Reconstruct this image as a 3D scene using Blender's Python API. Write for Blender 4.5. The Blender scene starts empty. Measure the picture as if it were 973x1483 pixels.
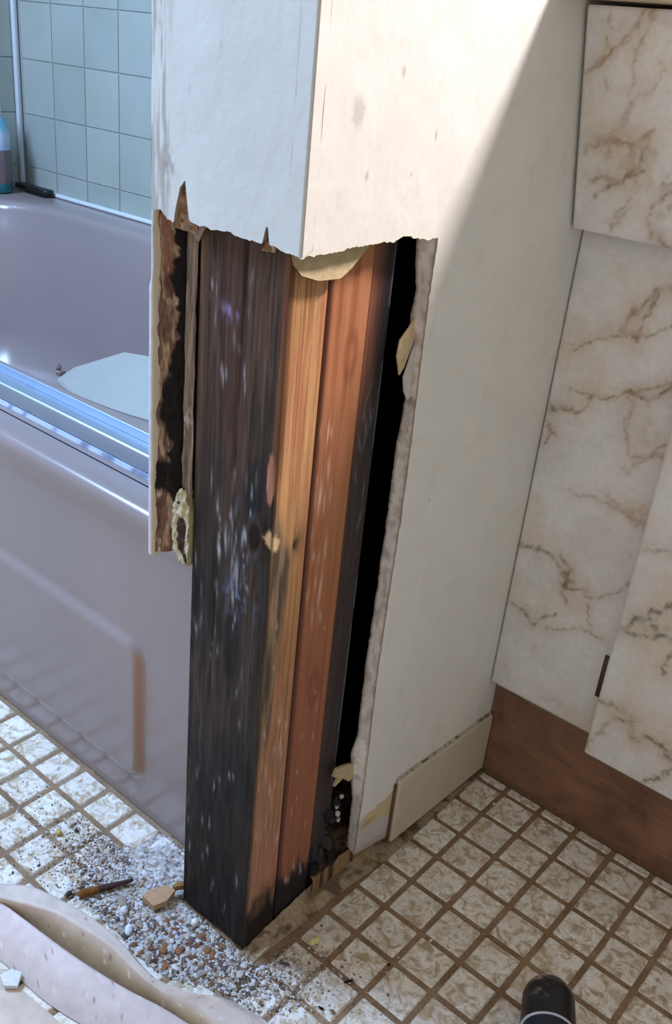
import bpy, math, random
import numpy as np
from mathutils import Vector, Matrix

random.seed(4)
rng = np.random.RandomState(4)
scene = bpy.context.scene
COL = scene.collection

# ------------------------------------------------------------------ camera
Rm = ((0.75620063, 0.64788007, 0.09171709),
      (0.35439754, -0.28769434, -0.88973836),
      (-0.55005726, 0.70532502, -0.44716174))      # rows: right, down, forward
CAMPOS = (0.36314471, -0.81166189, 0.81485919)
cd = bpy.data.cameras.new('camera')
cam = bpy.data.objects.new('camera', cd)
COL.objects.link(cam)
r_, d_, f_ = Rm
cam.matrix_world = Matrix(((r_[0], -d_[0], -f_[0], CAMPOS[0]),
                           (r_[1], -d_[1], -f_[1], CAMPOS[1]),
                           (r_[2], -d_[2], -f_[2], CAMPOS[2]),
                           (0, 0, 0, 1)))
cd.sensor_fit = 'VERTICAL'
cd.sensor_height = 36.0
cd.lens = 36.0 * 1363.817 / 1483.0
cd.clip_start = 0.02
scene.camera = cam

# ------------------------------------------------------------------ light
scene.view_settings.view_transform = 'Standard'
scene.view_settings.look = 'None'
scene.view_settings.gamma = 1.0
scene.view_settings.use_curve_mapping = False
scene.view_settings.exposure = 0.0

w = bpy.data.worlds.new('world')
scene.world = w
w.use_nodes = True
bgn = w.node_tree.nodes['Background']
bgn.inputs['Color'].default_value = (1.0, 0.975, 0.955, 1)
bgn.inputs['Strength'].default_value = 0.50


def area(name, loc, target, sx, sy, power, color):
    l = bpy.data.lights.new(name, 'AREA')
    l.shape = 'RECTANGLE'
    l.size = sx
    l.size_y = sy
    l.energy = power
    l.color = color
    o = bpy.data.objects.new(name, l)
    COL.objects.link(o)
    o.location = loc
    dv = Vector(target) - Vector(loc)
    o.rotation_euler = dv.to_track_quat('-Z', 'Y').to_euler()
    return o


# the vanity lamp over the sink: throws the counter's slanted shadow on the wall
area('vanity_lamp', (0.55, 0.44, 1.705), (0.1, -0.3, 0.5), 0.55, 0.05, 54.0, (1.0, 0.885, 0.91))
# daylight from the window on the bath side of the room
area('window_daylight', (-1.30, -0.74, 1.62), (-0.3, -0.30, 0.2), 0.6, 0.4, 50.0, (0.40, 0.61, 1.0))

# ------------------------------------------------------------------ helpers


def lin(r, g, b):
    def c(v):
        v = v / 255.0
        return v / 12.92 if v <= 0.04045 else ((v + 0.055) / 1.055) ** 2.4
    return np.array([c(r), c(g), c(b)])


def hash2(ix, iy, seed):
    h = (ix.astype(np.int64) * 374761393 + iy.astype(np.int64) * 668265263 + seed * 974711) & 0x7fffffff
    h = ((h ^ (h >> 13)) * 1274126177) & 0x7fffffff
    h = h ^ (h >> 16)
    return (h & 0xffff) / 65535.0


def vnoise(x, y, seed=0):
    x = np.asarray(x, float)
    y = np.asarray(y, float)
    x, y = np.broadcast_arrays(x, y)
    ix = np.floor(x)
    iy = np.floor(y)
    fx = x - ix
    fy = y - iy
    fx = fx * fx * (3 - 2 * fx)
    fy = fy * fy * (3 - 2 * fy)
    a = hash2(ix, iy, seed)
    b = hash2(ix + 1, iy, seed)
    c = hash2(ix, iy + 1, seed)
    d = hash2(ix + 1, iy + 1, seed)
    return (a * (1 - fx) + b * fx) * (1 - fy) + (c * (1 - fx) + d * fx) * fy


def fbm(x, y, seed=0, octv=4):
    t = 0
    amp = 1
    s = 0
    for k in range(octv):
        t = t + amp * vnoise(np.asarray(x) * 2 ** k, np.asarray(y) * 2 ** k, seed + 17 * k)
        s += amp
        amp *= 0.5
    return t / s


def sst(a, b, x):
    t = np.clip((x - a) / (b - a), 0, 1)
    return t * t * (3 - 2 * t)


def mixc(c, new, m):
    m = np.clip(m, 0, 1)[..., None]
    return c * (1 - m) + np.asarray(new) * m


def mk_mesh(name, V, F, cols=None, smooth=True):
    me = bpy.data.meshes.new(name)
    me.from_pydata([tuple(v) for v in np.asarray(V, float)], [], [tuple(int(i) for i in f) for f in F])
    if smooth:
        me.polygons.foreach_set('use_smooth', [True] * len(me.polygons))
    if cols is not None:
        at = me.color_attributes.new('Col', 'FLOAT_COLOR', 'POINT')
        c4 = np.ones((len(V), 4))
        c4[:, :3] = np.asarray(cols).reshape(-1, 3)
        at.data.foreach_set('color', c4.ravel())
    me.update()
    return me


def link(name, me, mat, parent=None):
    o = bpy.data.objects.new(name, me)
    COL.objects.link(o)
    if mat is not None and len(me.materials) == 0:
        me.materials.append(mat)
    if parent is not None:
        o.parent = parent
    return o


def empty(name, loc=(0, 0, 0)):
    o = bpy.data.objects.new(name, None)
    COL.objects.link(o)
    o.location = loc
    o.empty_display_size = 0.02
    return o


def tag(o, label, cat, group=None, kind=None):
    if label:
        o['label'] = label
    if cat:
        o['category'] = cat
    if group:
        o['group'] = group
    if kind:
        o['kind'] = kind
    return o


def gridfaces(n, m, off=0, flip=False):
    i, j = np.meshgrid(np.arange(n - 1), np.arange(m - 1), indexing='ij')
    a = (i * m + j).ravel() + off
    q = np.stack([a, a + m, a + m + 1, a + 1], 1)
    if flip:
        q = q[:, ::-1]
    return q


class MB:
    """collects pieces of one mesh"""

    def __init__(s):
        s.V = []
        s.F = []
        s.C = []
        s.n = 0

    def add(s, V, F, C=None):
        V = np.asarray(V, float).reshape(-1, 3)
        s.V.append(V)
        s.F += [tuple(int(i) + s.n for i in f) for f in F]
        if C is None:
            C = np.ones((len(V), 3))
        C = np.asarray(C, float)
        if C.ndim == 1:
            C = np.tile(C, (len(V), 1))
        s.C.append(C.reshape(-1, 3))
        s.n += len(V)

    def grid(s, P, C=None, flip=False):
        n, m = P.shape[:2]
        s.add(P.reshape(-1, 3), gridfaces(n, m, 0, flip), C)

    def box(s, a, b, C=None):
        x0, y0, z0 = a
        x1, y1, z1 = b
        V = [(x0, y0, z0), (x1, y0, z0), (x1, y1, z0), (x0, y1, z0), (x0, y0, z1), (x1, y0, z1), (x1, y1, z1), (x0, y1, z1)]
        F = [(0, 3, 2, 1), (4, 5, 6, 7), (0, 1, 5, 4), (1, 2, 6, 5), (2, 3, 7, 6), (3, 0, 4, 7)]
        s.add(V, F, C)

    def build(s, name, mat, parent=None, smooth=True, bevel=0, seg=2):
        me = mk_mesh(name, np.concatenate(s.V), s.F, np.concatenate(s.C), smooth)
        o = link(name, me, mat, parent)
        if bevel:
            b = o.modifiers.new('bevel', 'BEVEL')
            b.width = bevel
            b.segments = seg
            b.limit_method = 'ANGLE'
            b.angle_limit = math.radians(40)
        return o


def box_obj(name, a, b, mat, parent=None, bevel=0.0, seg=2, col=None):
    m = MB()
    m.box(a, b, col)
    return m.build(name, mat, parent, smooth=False, bevel=bevel, seg=seg)


def spline(pts, xs):
    p = np.asarray(pts, float)
    o = np.argsort(p[:, 0], kind='stable')
    return np.interp(xs, p[o, 0], p[o, 1])


def smoothpath(pts, n):
    """Catmull-Rom resample of 3d points"""
    p = np.asarray(pts, float)
    p = np.vstack([2 * p[0] - p[1], p, 2 * p[-1] - p[-2]])
    out = []
    ts = np.linspace(0, len(p) - 3 - 1e-9, n)
    for t in ts:
        i = int(t)
        u = t - i
        a, b, c, d = p[i:i + 4]
        out.append(0.5 * ((2 * b) + (c - a) * u + (2 * a - 5 * b + 4 * c - d) * u * u + (3 * b - a - 3 * c + d) * u ** 3))
    return np.array(out)


# ------------------------------------------------------------------ materials
def new_mat(name):
    m = bpy.data.materials.new(name)
    m.use_nodes = True
    nt = m.node_tree
    return m, nt, nt.nodes['Principled BSDF']


def N(nt, t, **kw):
    n = nt.nodes.new(t)
    for k, v in kw.items():
        setattr(n, k, v)
    return n


def mapped(nt, scale):
    g = N(nt, 'ShaderNodeNewGeometry')
    mp = N(nt, 'ShaderNodeMapping')
    mp.inputs['Scale'].default_value = scale
    nt.links.new(g.outputs['Position'], mp.inputs['Vector'])
    return mp.outputs['Vector']


def noise(nt, vec, sc, detail=3, rough=0.55, dist=0.0):
    n = N(nt, 'ShaderNodeTexNoise')
    n.inputs['Scale'].default_value = sc
    n.inputs['Detail'].default_value = detail
    n.inputs['Roughness'].default_value = rough
    n.inputs['Distortion'].default_value = dist
    nt.links.new(vec, n.inputs['Vector'])
    return n.outputs['Fac']


def ramp(nt, fac, stops):
    r = N(nt, 'ShaderNodeValToRGB')
    e = r.color_ramp.elements
    while len(e) < len(stops):
        e.new(0.5)
    for k, (p, c) in enumerate(stops):
        e[k].position = p
        e[k].color = (c[0], c[1], c[2], 1)
    nt.links.new(fac, r.inputs['Fac'])
    return r.outputs['Color']


def mul(nt, a, b, fac=1.0, mode='MULTIPLY'):
    m = N(nt, 'ShaderNodeMix', data_type='RGBA', blend_type=mode)
    if isinstance(fac, float):
        m.inputs[0].default_value = fac
    else:
        nt.links.new(fac, m.inputs[0])
    for s, v in ((6, a), (7, b)):
        if isinstance(v, (tuple, list, np.ndarray)):
            m.inputs[s].default_value = (v[0], v[1], v[2], 1)
        else:
            nt.links.new(v, m.inputs[s])
    return m.outputs[2]


def bump(nt, bsdf, fac, strength, dist=0.001):
    b = N(nt, 'ShaderNodeBump')
    b.inputs['Strength'].default_value = strength
    b.inputs['Distance'].default_value = dist
    nt.links.new(fac, b.inputs['Height'])
    nt.links.new(b.outputs['Normal'], bsdf.inputs['Normal'])


def mat_vc(name, rough=0.6, spec=0.3, nscale=(60, 60, 60), lo=0.85, hi=1.1, bs=0.2, bscale=(400, 400, 400), bd=0.001, base=None, metallic=0.0):
    """procedural material: painted colour map or constant, times two noises"""
    m, nt, b = new_mat(name)
    if base is None:
        a = N(nt, 'ShaderNodeAttribute', attribute_name='Col')
        c = a.outputs['Color']
    else:
        rgb = N(nt, 'ShaderNodeRGB')
        rgb.outputs[0].default_value = (base[0], base[1], base[2], 1)
        c = rgb.outputs[0]
    n1 = noise(nt, mapped(nt, nscale), 1.0, 5, 0.6)
    rr = ramp(nt, n1, [(0.3, (lo, lo, lo)), (0.7, (hi, hi, hi))])
    c = mul(nt, c, rr)
    nt.links.new(c, b.inputs['Base Color'])
    b.inputs['Roughness'].default_value = rough
    b.inputs['Specular IOR Level'].default_value = spec
    b.inputs['Metallic'].default_value = metallic
    if bs:
        bump(nt, b, noise(nt, mapped(nt, bscale), 1.0, 4, 0.6), bs, bd)
    return m


M = {}
M['paint'] = mat_vc('wall_paint', 0.55, 0.35, (14, 14, 14), 0.95, 1.03, 0.35, (90, 90, 90), 0.0012)
M['gypsum'] = mat_vc('gypsum', 0.9, 0.1, (150, 150, 150), 0.86, 1.08, 0.5, (350, 350, 350), 0.002)
M['wood'] = mat_vc('wood', 0.6, 0.3, (700, 700, 9), 0.8, 1.15, 0.35, (900, 900, 12), 0.0006)
M['rot'] = mat_vc('rotten_wood', 0.55, 0.25, (420, 420, 14), 0.7, 1.25, 0.7, (500, 500, 20), 0.0016)
M['crumbly'] = mat_vc('crumbly', 0.85, 0.15, (260, 260, 120), 0.75, 1.2, 0.6, (300, 300, 150), 0.002)
M['dark'] = mat_vc('cavity', 0.9, 0.1, (40, 40, 12), 0.6, 1.3, 0.3, base=lin(22, 19, 18))  # near-black base carries the unlit look of the wall void
M['laminate'] = mat_vc('marble_laminate', 0.38, 0.35, (160, 160, 160), 0.93, 1.05, 0.0)
M['kick'] = None
M['basetile'] = mat_vc('base_tile', 0.4, 0.4, (30, 30, 30), 0.93, 1.04, 0.1, (120, 120, 120), base=lin(200, 190, 168))
M['alu'] = mat_vc('aluminium', 0.36, 0.5, (20, 20, 20), 0.95, 1.05, 0.0, base=lin(175, 190, 205), metallic=0.75)
M['black'] = mat_vc('black_rubber', 0.35, 0.5, (50, 50, 50), 0.8, 1.2, 0.15, (300, 300, 300))
M['metal'] = mat_vc('brass_hinge', 0.45, 0.5, (200, 200, 200), 0.7, 1.3, 0.2, base=lin(95, 82, 60), metallic=0.6)
M['strip'] = mat_vc('vinyl_strip', 0.5, 0.3, (60, 60, 60), 0.88, 1.08, 0.3, (160, 160, 160), 0.001)
M['plain'] = mat_vc('chips', 0.85, 0.15, (300, 300, 300), 0.85, 1.1, 0.4, (500, 500, 500))


def m_tub():
    m, nt, b = new_mat('tub_enamel')
    at = N(nt, 'ShaderNodeAttribute', attribute_name='Col')
    c = mul(nt, at.outputs['Color'], ramp(nt, noise(nt, mapped(nt, (6, 6, 6)), 1.0, 5), [(0.3, (0.94, 0.94, 0.95)), (0.7, (1.04, 1.03, 1.02))]))
    nt.links.new(c, b.inputs['Base Color'])
    b.inputs['Roughness'].default_value = 0.22
    b.inputs['Specular IOR Level'].default_value = 0.55
    return m


M['tub'] = m_tub()


def m_kick():
    m, nt, b = new_mat('toe_kick_wood')
    n1 = noise(nt, mapped(nt, (9, 9, 14)), 1.0, 6, 0.65, 0.8)
    c = ramp(nt, n1, [(0.28, lin(92, 66, 54)), (0.5, lin(132, 94, 72)), (0.72, lin(158, 114, 86))])
    n2 = noise(nt, mapped(nt, (12, 12, 300)), 1.0, 3)
    c = mul(nt, c, ramp(nt, n2, [(0.3, (0.85, 0.85, 0.85)), (0.7, (1.1, 1.1, 1.1))]))
    nt.links.new(c, b.inputs['Base Color'])
    b.inputs['Roughness'].default_value = 0.55
    return m


M['kick'] = m_kick()


def m_floor_tile():
    m, nt, b = new_mat('marbled_vinyl_tile')
    v = mapped(nt, (1, 1, 1))
    n3 = noise(nt, v, 75, 5, 0.55, 1.2)
    c = ramp(nt, n3, [(0.36, lin(178, 160, 132)), (0.46, lin(216, 206, 188)), (0.54, lin(238, 234, 226)), (0.72, lin(246, 244, 238))])
    na = noise(nt, v, 110, 4, 0.55, 1.8)
    line = ramp(nt, na, [(0.455, (0, 0, 0)), (0.495, (1, 1, 1)), (0.535, (0, 0, 0))])
    nm = noise(nt, v, 35, 3)
    msk = ramp(nt, nm, [(0.38, (0.1, 0.1, 0.1)), (0.60, (0.75, 0.75, 0.75))])
    c = mul(nt, c, lin(166, 158, 124), mul(nt, line, msk), 'MIX')
    n4 = noise(nt, v, 24, 5, 0.6, 0.6)
    c = mul(nt, c, lin(196, 172, 134), ramp(nt, n4, [(0.50, (0, 0, 0)), (0.70, (0.42, 0.42, 0.42))]), 'MIX')
    oi = N(nt, 'ShaderNodeObjectInfo')
    c = mul(nt, c, ramp(nt, oi.outputs['Random'], [(0, (0.95, 0.93, 0.91)), (1, (1.06, 1.06, 1.06))]))
    # gritty specks of dirt
    n5 = noise(nt, v, 700, 2, 0.5)
    c = mul(nt, c, ramp(nt, n5, [(0.28, (0.5, 0.45, 0.4)), (0.38, (1, 1, 1))]))
    nt.links.new(c, b.inputs['Base Color'])
    b.inputs['Roughness'].default_value = 0.38
    b.inputs['Specular IOR Level'].default_value = 0.4
    bump(nt, b, n3, 0.15, 0.001)
    return m


M['tile'] = m_floor_tile()


def m_grout():
    m, nt, b = new_mat('grout')
    v = mapped(nt, (1, 1, 1))
    c = ramp(nt, noise(nt, v, 22, 6, 0.65), [(0.3, lin(118, 94, 66)), (0.55, lin(150, 124, 96)), (0.75, lin(168, 148, 122))])
    c = mul(nt, c, ramp(nt, noise(nt, v, 400, 2), [(0.3, (0.75, 0.72, 0.7)), (0.6, (1.05, 1.05, 1.05))]))
    nt.links.new(c, b.inputs['Base Color'])
    b.inputs['Roughness'].default_value = 0.8
    bump(nt, b, noise(nt, v, 500, 3), 0.5, 0.001)
    return m


M['grout'] = m_grout()


def m_wall_tile():
    m, nt, b = new_mat('glazed_wall_tile')
    v = mapped(nt, (1, 1, 1))
    oi = N(nt, 'ShaderNodeObjectInfo')
    c = ramp(nt, oi.outputs['Random'], [(0, lin(156, 164, 158)), (1, lin(166, 172, 164))])
    c = mul(nt, c, ramp(nt, noise(nt, v, 9, 5), [(0.35, (0.93, 0.94, 0.90)), (0.65, (1.03, 1.03, 1.03))]))
    nt.links.new(c, b.inputs['Base Color'])
    b.inputs['Roughness'].default_value = 0.3
    return m


M['walltile'] = m_wall_tile()
M['wallgrout'] = mat_vc('wall_grout', 0.8, 0.2, (60, 60, 60), 0.9, 1.05, 0.0, base=lin(152, 158, 152))

# ------------------------------------------------------------------ dimensions
T = 0.048
XW = -0.047           # face of the wall on the vanity side
YE = -0.350           # face of the wall's end
YB = 0.47             # tiled wall behind the tub
XL = -1.65            # far end of the tub alcove
HZ = 2.35

# ------------------------------------------------------------------ floor
floor = tag(empty('floor'), None, None, kind='structure')
box_obj('subfloor', (-1.66, -1.9, -0.05), (1.25, 0.62, -0.0016), M['grout'], floor)


def tile_mesh(x0, x1, y0, y1, name='floor_tile'):
    g = 0.0029
    h = 0.0
    b = 0.0016
    x0 += g
    x1 -= g
    y0 += g
    y1 -= g
    if x1 - x0 < 0.004 or y1 - y0 < 0.004:
        return None
    c = 0.0013
    ring = [(x0 + c, y0), (x1 - c, y0), (x1, y0 + c), (x1, y1 - c), (x1 - c, y1), (x0 + c, y1), (x0, y1 - c), (x0, y0 + c)]
    cx, cy = (x0 + x1) / 2, (y0 + y1) / 2
    V = [(x - cx, y - cy, -0.0017) for x, y in ring]
    V += [((x - cx) * (1 - 2 * b / (x1 - x0)), (y - cy) * (1 - 2 * b / (y1 - y0)), h) for x, y in ring]
    F = [(k, (k + 1) % 8, 8 + (k + 1) % 8, 8 + k) for k in range(8)] + [tuple(range(8, 16))]
    me = mk_mesh(name, V, F, None, smooth=False)
    me.materials.append(M['tile'])
    return me, (cx, cy)


def in_floor(x0, x1, y0, y1):
    """clip a tile cell to the open floor; None when it is under something"""
    y1c = y1
    x0c = x0
    if x1 <= XW + 0.003:                       # in front of the tub and the post
        lim = -0.291
        if y0 >= lim - 0.006:
            return None
        y1c = min(y1, lim)
    else:
        if y0 > 0.064:
            return None
        y1c = min(y1, 0.066)
        if y1 > -0.36:
            x0c = max(x0, -0.041)
    if x0 < XL:
        return None
    return x0c, x1, y0, y1c


def project(x, y, z):
    dx = (x - CAMPOS[0], y - CAMPOS[1], z - CAMPOS[2])
    c = [sum(Rm[i][k] * dx[k] for k in range(3)) for i in range(3)]
    return c[0] / c[2] * 1363.8 + 486.5, c[1] / c[2] * 1363.8 + 741.5, c[2]


cache = {}
cells = []
for i in range(-34, 26):
    for j in range(-39, 3):
        r = in_floor(i * T, (i + 1) * T, j * T, (j + 1) * T)
        if r is None:
            continue
        cx, cy = (r[0] + r[1]) / 2, (r[2] + r[3]) / 2
        u, v, dz = project(cx, cy, 0)
        inside = dz > 0.1 and -60 < u < 1033 and 900 < v < 1545
        cells.append((0 if inside else 1, abs(u - 486) + abs(v - 1300) if dz > 0.1 else 9e9, r))
cells.sort(key=lambda c: (c[0], c[1]))
rest = MB()
cnt = 0
for ins, dd, r in cells:
    key = (round(r[1] - r[0], 4), round(r[3] - r[2], 4))
    if key not in cache:
        t_ = tile_mesh(0, key[0], 0, key[1])
        cache[key] = t_[0] if t_ else None
    me = cache[key]
    if me is None:
        continue
    cx, cy = (r[0] + r[1]) / 2, (r[2] + r[3]) / 2
    if ins == 0 and cnt < 300:
        o = link('floor_tile', me, None, floor)
        o.location = (cx, cy, random.uniform(-0.0003, 0.0002))
        o.rotation_euler = (random.uniform(-.004, .004), random.uniform(-.004, .004), random.uniform(-.008, .008))
        cnt += 1
    else:
        V = np.array([v.co[:] for v in me.vertices]) + [cx, cy, 0]
        rest.add(V, [tuple(p.vertices) for p in me.polygons])
o = rest.build('floor_tiles_beyond', M['tile'], floor, smooth=False)
o['kind'] = 'stuff'

# ------------------------------------------------------------------ room shell
back = tag(empty('wall_back'), None, None, kind='structure')
box_obj('backer', (XL - 0.1, YB + 0.007, 0.0), (1.3, YB + 0.12, HZ), M['wallgrout'], back)
P_ = 0.111


def wall_tile_mesh(sx, sz):
    m = MB()
    g = 0.0010
    b = 0.0007
    a, c = sx / 2 - g, sz / 2 - g
    V = [(-a, 0, -c), (a, 0, -c), (a, 0, c), (-a, 0, c)]
    V += [(-a + b, -b, -c + b), (a - b, -b, -c + b), (a - b, -b, c - b), (-a + b, -b, c - b)]
    m.add(V, [(4, 5, 6, 7), (0, 1, 5, 4), (1, 2, 6, 5), (2, 3, 7, 6), (3, 0, 4, 7)])
    me = mk_mesh('wall_tile', np.concatenate(m.V), m.F, None, smooth=False)
    me.materials.append(M['walltile'])
    return me


wt = wall_tile_mesh(P_, P_)
Z0 = 0.447
restt = MB()
for i in range(13):
    for k in range(17):
        x = XL + 0.02 + (i + 0.5) * P_
        z = Z0 + 0.045 + (k + 0.5) * P_ - P_
        if k < 7:
            o = link('wall_tile', wt, None, back)
            o.location = (x, YB + 0.006, z)
        else:
            V = np.array([v.co[:] for v in wt.vertices]) + [x, YB + 0.006, z]
            restt.add(V, [tuple(p.vertices) for p in wt.polygons])
o = restt.build('wall_tiles_above', M['walltile'], back, smooth=False)
o['kind'] = 'stuff'
left = tag(empty('wall_left'), None, None, kind='structure')
box_obj('backer', (XL - 0.1, -0.9, 0.0), (XL - 0.004, YB + 0.005, HZ), M['wallgrout'], left)
restt = MB()
for i in range(8):
    for k in range(17):
        y = YB - (i + 0.5) * P_
        z = Z0 + 0.045 + (k + 0.5) * P_ - P_
        if k < 7:
            o = link('wall_tile', wt, None, left)
            o.location = (XL - 0.003, y, z)
            o.rotation_euler = (0, 0, math.pi / 2)
        else:
            V = np.array([v.co[:] for v in wt.vertices])
            V = np.stack([-V[:, 1], V[:, 0], V[:, 2]], 1) + [XL - 0.003, y, z]
            restt.add(V, [tuple(p.vertices) for p in wt.polygons])
o = restt.build('wall_tiles_above', M['walltile'], left, smooth=False)
o['kind'] = 'stuff'
m = MB()
m.box((XL, YB - 0.006, Z0), (XL + 0.012, YB + 0.005, 2.2), lin(205, 212, 215))
m.box((XL, YB - 0.009, Z0 - 0.004), (-0.2, YB + 0.005, Z0 + 0.004), lin(205, 212, 215))
m.build('caulk_joint', mat_vc('caulk', 0.5, 0.3, (60, 60, 60), 0.95, 1.05, 0), back, bevel=0.003)

# ------------------------------------------------------------------ partition wall with the opened corner
wall = tag(empty('wall_middle'), None, None, kind='structure')
PAINT = lin(224, 222, 213)
THK = 0.0140


def jag(t, seed, amp):
    return (fbm(t * 160, 0.5, seed, 4) - 0.5) * amp * 2 + (vnoise(t * 900, 0.3, seed + 5) - 0.5) * amp * 0.5


def ycol(y, z):
    """paint colour on the vanity-side face with its scuffs"""
    c = np.tile(PAINT, y.shape + (1,))
    c = mixc(c, lin(206, 198, 180), sst(0.62, 0.8, fbm(y * 60, z * 60, 3)) * 0.25)
    for (a, b, r, s) in [(-0.305, 0.775, 0.006, .35), (-0.262, 0.80, 0.0022, .5), (-0.29, 0.735, 0.002, .5), (-0.15, 0.45, 0.0014, .5), (-0.215, 0.76, 0.0018, .5),
                         (-0.1, 0.30, .0012, .45), (-.135, .26, .001, .5), (-0.24, 0.735, .0013, .5)]:
        d = np.hypot(y - a, (z - b) * 0.7) / r + (fbm(y * 900, z * 900, 9) - .5)
        c = mixc(c, lin(150, 135, 120), (1 - sst(0.6, 1.4, d)) * s)
    # smear just above the missing base tile
    lo = sst(0.075, 0.045, z + 0.0 * y) * sst(-0.128, -0.14, y)
    return c


# right board: region above the cut and region behind (y > edge)
def right_board():
    m = MB()
    # --- above the cut : y from YE to -0.195, z from cut(y) up
    ys = np.linspace(YE, -0.196, 150)
    cut = spline([(-0.350, 0.686), (-0.30, 0.6880), (-0.251, 0.6892), (-0.235, 0.6915), (-0.21, 0.6865), (-0.196, 0.6868)], ys) + jag(ys, 21, 0.0017)
    zt = np.concatenate([np.linspace(0, 1, 70) ** 1.3 * 0.20, [0.3, 0.6, 1.2, HZ - 0.69]])
    Z = cut[:, None] + zt[None, :]
    Z[:, -1] = HZ
    Y = np.repeat(ys[:, None], len(zt), 1)
    dent = (fbm(Y * 40, Z * 40, 5) - 0.5) * 0.0012
    P = np.stack([XW + dent, Y, Z], -1)
    C = ycol(Y, Z)
    C = mixc(C, lin(226, 222, 205), sst(0.003, 0.0, Z - cut[:, None]))
    m.grid(P, C, flip=False)
    # torn underside and back
    U = np.stack([np.stack([np.full_like(ys, XW), ys, cut], -1), np.stack([np.full_like(ys, XW - THK), ys, cut + 0.003 + jag(ys, 44, .002)], -1),
                  np.stack([np.full_like(ys, XW - THK), ys, np.full_like(ys, HZ)], -1)], 1)
    m.grid(U, lin(190, 182, 165), flip=True)
    # --- beside the hole : y from edge(z) to YB, z from 0.0 up
    zs = np.linspace(0.0, 0.6868, 420)
    bot = 0.0
    edge = -0.1935 + jag(zs, 31, 0.0011) + 0.0016 * np.sin(zs * 17)
    inner = np.interp(zs, [0.0, .045, .07, .10, .147, .166, .25, .30, .42, .50, .546, .575, .60, .62, .64, .66, .687],
                      [-.189, -.190, -.190, -.196, -.203, -.196, -.198, -.1965, -.194, -.1945, -.190, -.193, -.193, -.1985, -.195, -.200, -.203]) + jag(zs, 57, 0.0016)
    yt = np.concatenate([np.linspace(0, 1, 110) ** 1.15 * 0.262, [0.3, 0.45, YB + 0.19]])
    Y = edge[:, None] + yt[None, :]
    Y[:, -1] = YB
    Z = np.repeat(zs[:, None], len(yt), 1)
    # board stops a little above the floor at its free corner
    lift = np.interp(Y, [-0.2, -0.12, -0.05, 0.1], [0.041, 0.018, 0.002, 0.0])
    Z = lift + Z * (0.6868 - lift) / 0.6868
    dent = (fbm(Y * 40, Z * 40, 5) - 0.5) * 0.0012
    X = XW + dent
    P = np.stack([X, Y, Z], -1)
    C = ycol(Y, Z)
    # bare, glue-stained strip where the base tile came off
    top = 0.101 - 0.0 * Y
    bare = sst(0.0895, 0.0875, Z + (fbm(Y * 120, Z * 120, 71) - .5) * .012 + (-.165 - Y) * 0.06) * sst(-0.122, -0.128, Y)
    glue = mixc(np.tile(lin(205, 186, 150), Y.shape + (1,)), lin(196, 188, 184), sst(.073, .066, Z + (fbm(Y * 90, Z * 60, 72) - .5) * .03 + (Y + .16) * .35))
    glue = mixc(glue, lin(180, 150, 84), np.exp(-((Y + .176) / .012) ** 2 - ((Z - .073) / .0045) ** 2) * 1.0)
    C = C * (1 - bare[..., None]) + glue * bare[..., None]
    # dirty grey haze near the toe of the board
    C = mixc(C, lin(150, 140, 120), sst(0.016, 0.0, Z - lift) * 0.5 * bare)
    m.grid(P, C, flip=True)
    # upper continuation of that region
    ys2 = np.concatenate([np.linspace(-0.196, 0.08, 90), [0.2, YB]])
    zt2 = np.concatenate([np.linspace(0, 0.21, 60), [0.3, 0.8, HZ - 0.6868]])
    Y2, Z2 = np.meshgrid(ys2, zt2 + 0.6868, indexing='ij')
    dent = (fbm(Y2 * 40, Z2 * 40, 5) - 0.5) * 0.0012
    m.grid(np.stack([XW + dent, Y2, Z2], -1), ycol(Y2, Z2))
    # broken gypsum edge band
    k = 6
    rows = []
    cols = []
    zz = lift[:, 0] + zs * (0.6868 - lift[:, 0]) / 0.6868
    for a in np.linspace(0, 1, k):
        yy = edge * (1 - a) + inner * a + (fbm(zs * 220, a * 9, 33) - 0.5) * 0.003 * math.sin(math.pi * a)
        rows.append(np.stack([np.full_like(zs, XW - THK * a), yy, zz], -1))
        c = mixc(np.tile(lin(222, 214, 206), (len(zs), 1)), lin(190, 180, 168), sst(.45, .7, fbm(zs * 90, a * 4, 35)))
        if a == 0:
            c = np.tile(lin(150, 132, 98), (len(zs), 1))
        elif a == 1:
            c = np.tile(lin(125, 112, 95), (len(zs), 1))
        cols.append(c)
    P = np.stack(rows, 1)
    g = MB()
    g.grid(P, np.stack(cols, 1))
    # back of the board and bottom
    Pb = np.stack([P[:, -1], np.stack([np.full_like(zs, XW - THK), np.full_like(zs, 0.40), zz], -1)], 1)
    g.grid(Pb, lin(120, 108, 90))
    g.build('gypsum_edge', M['gypsum'], wall)
    return m.build('drywall_board', M['paint'], wall)


right_board()
box_obj('cavity_shade_fill', (-0.155, 0.10, 0.0), (XW - THK, YB, HZ), M['dark'], wall)


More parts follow.
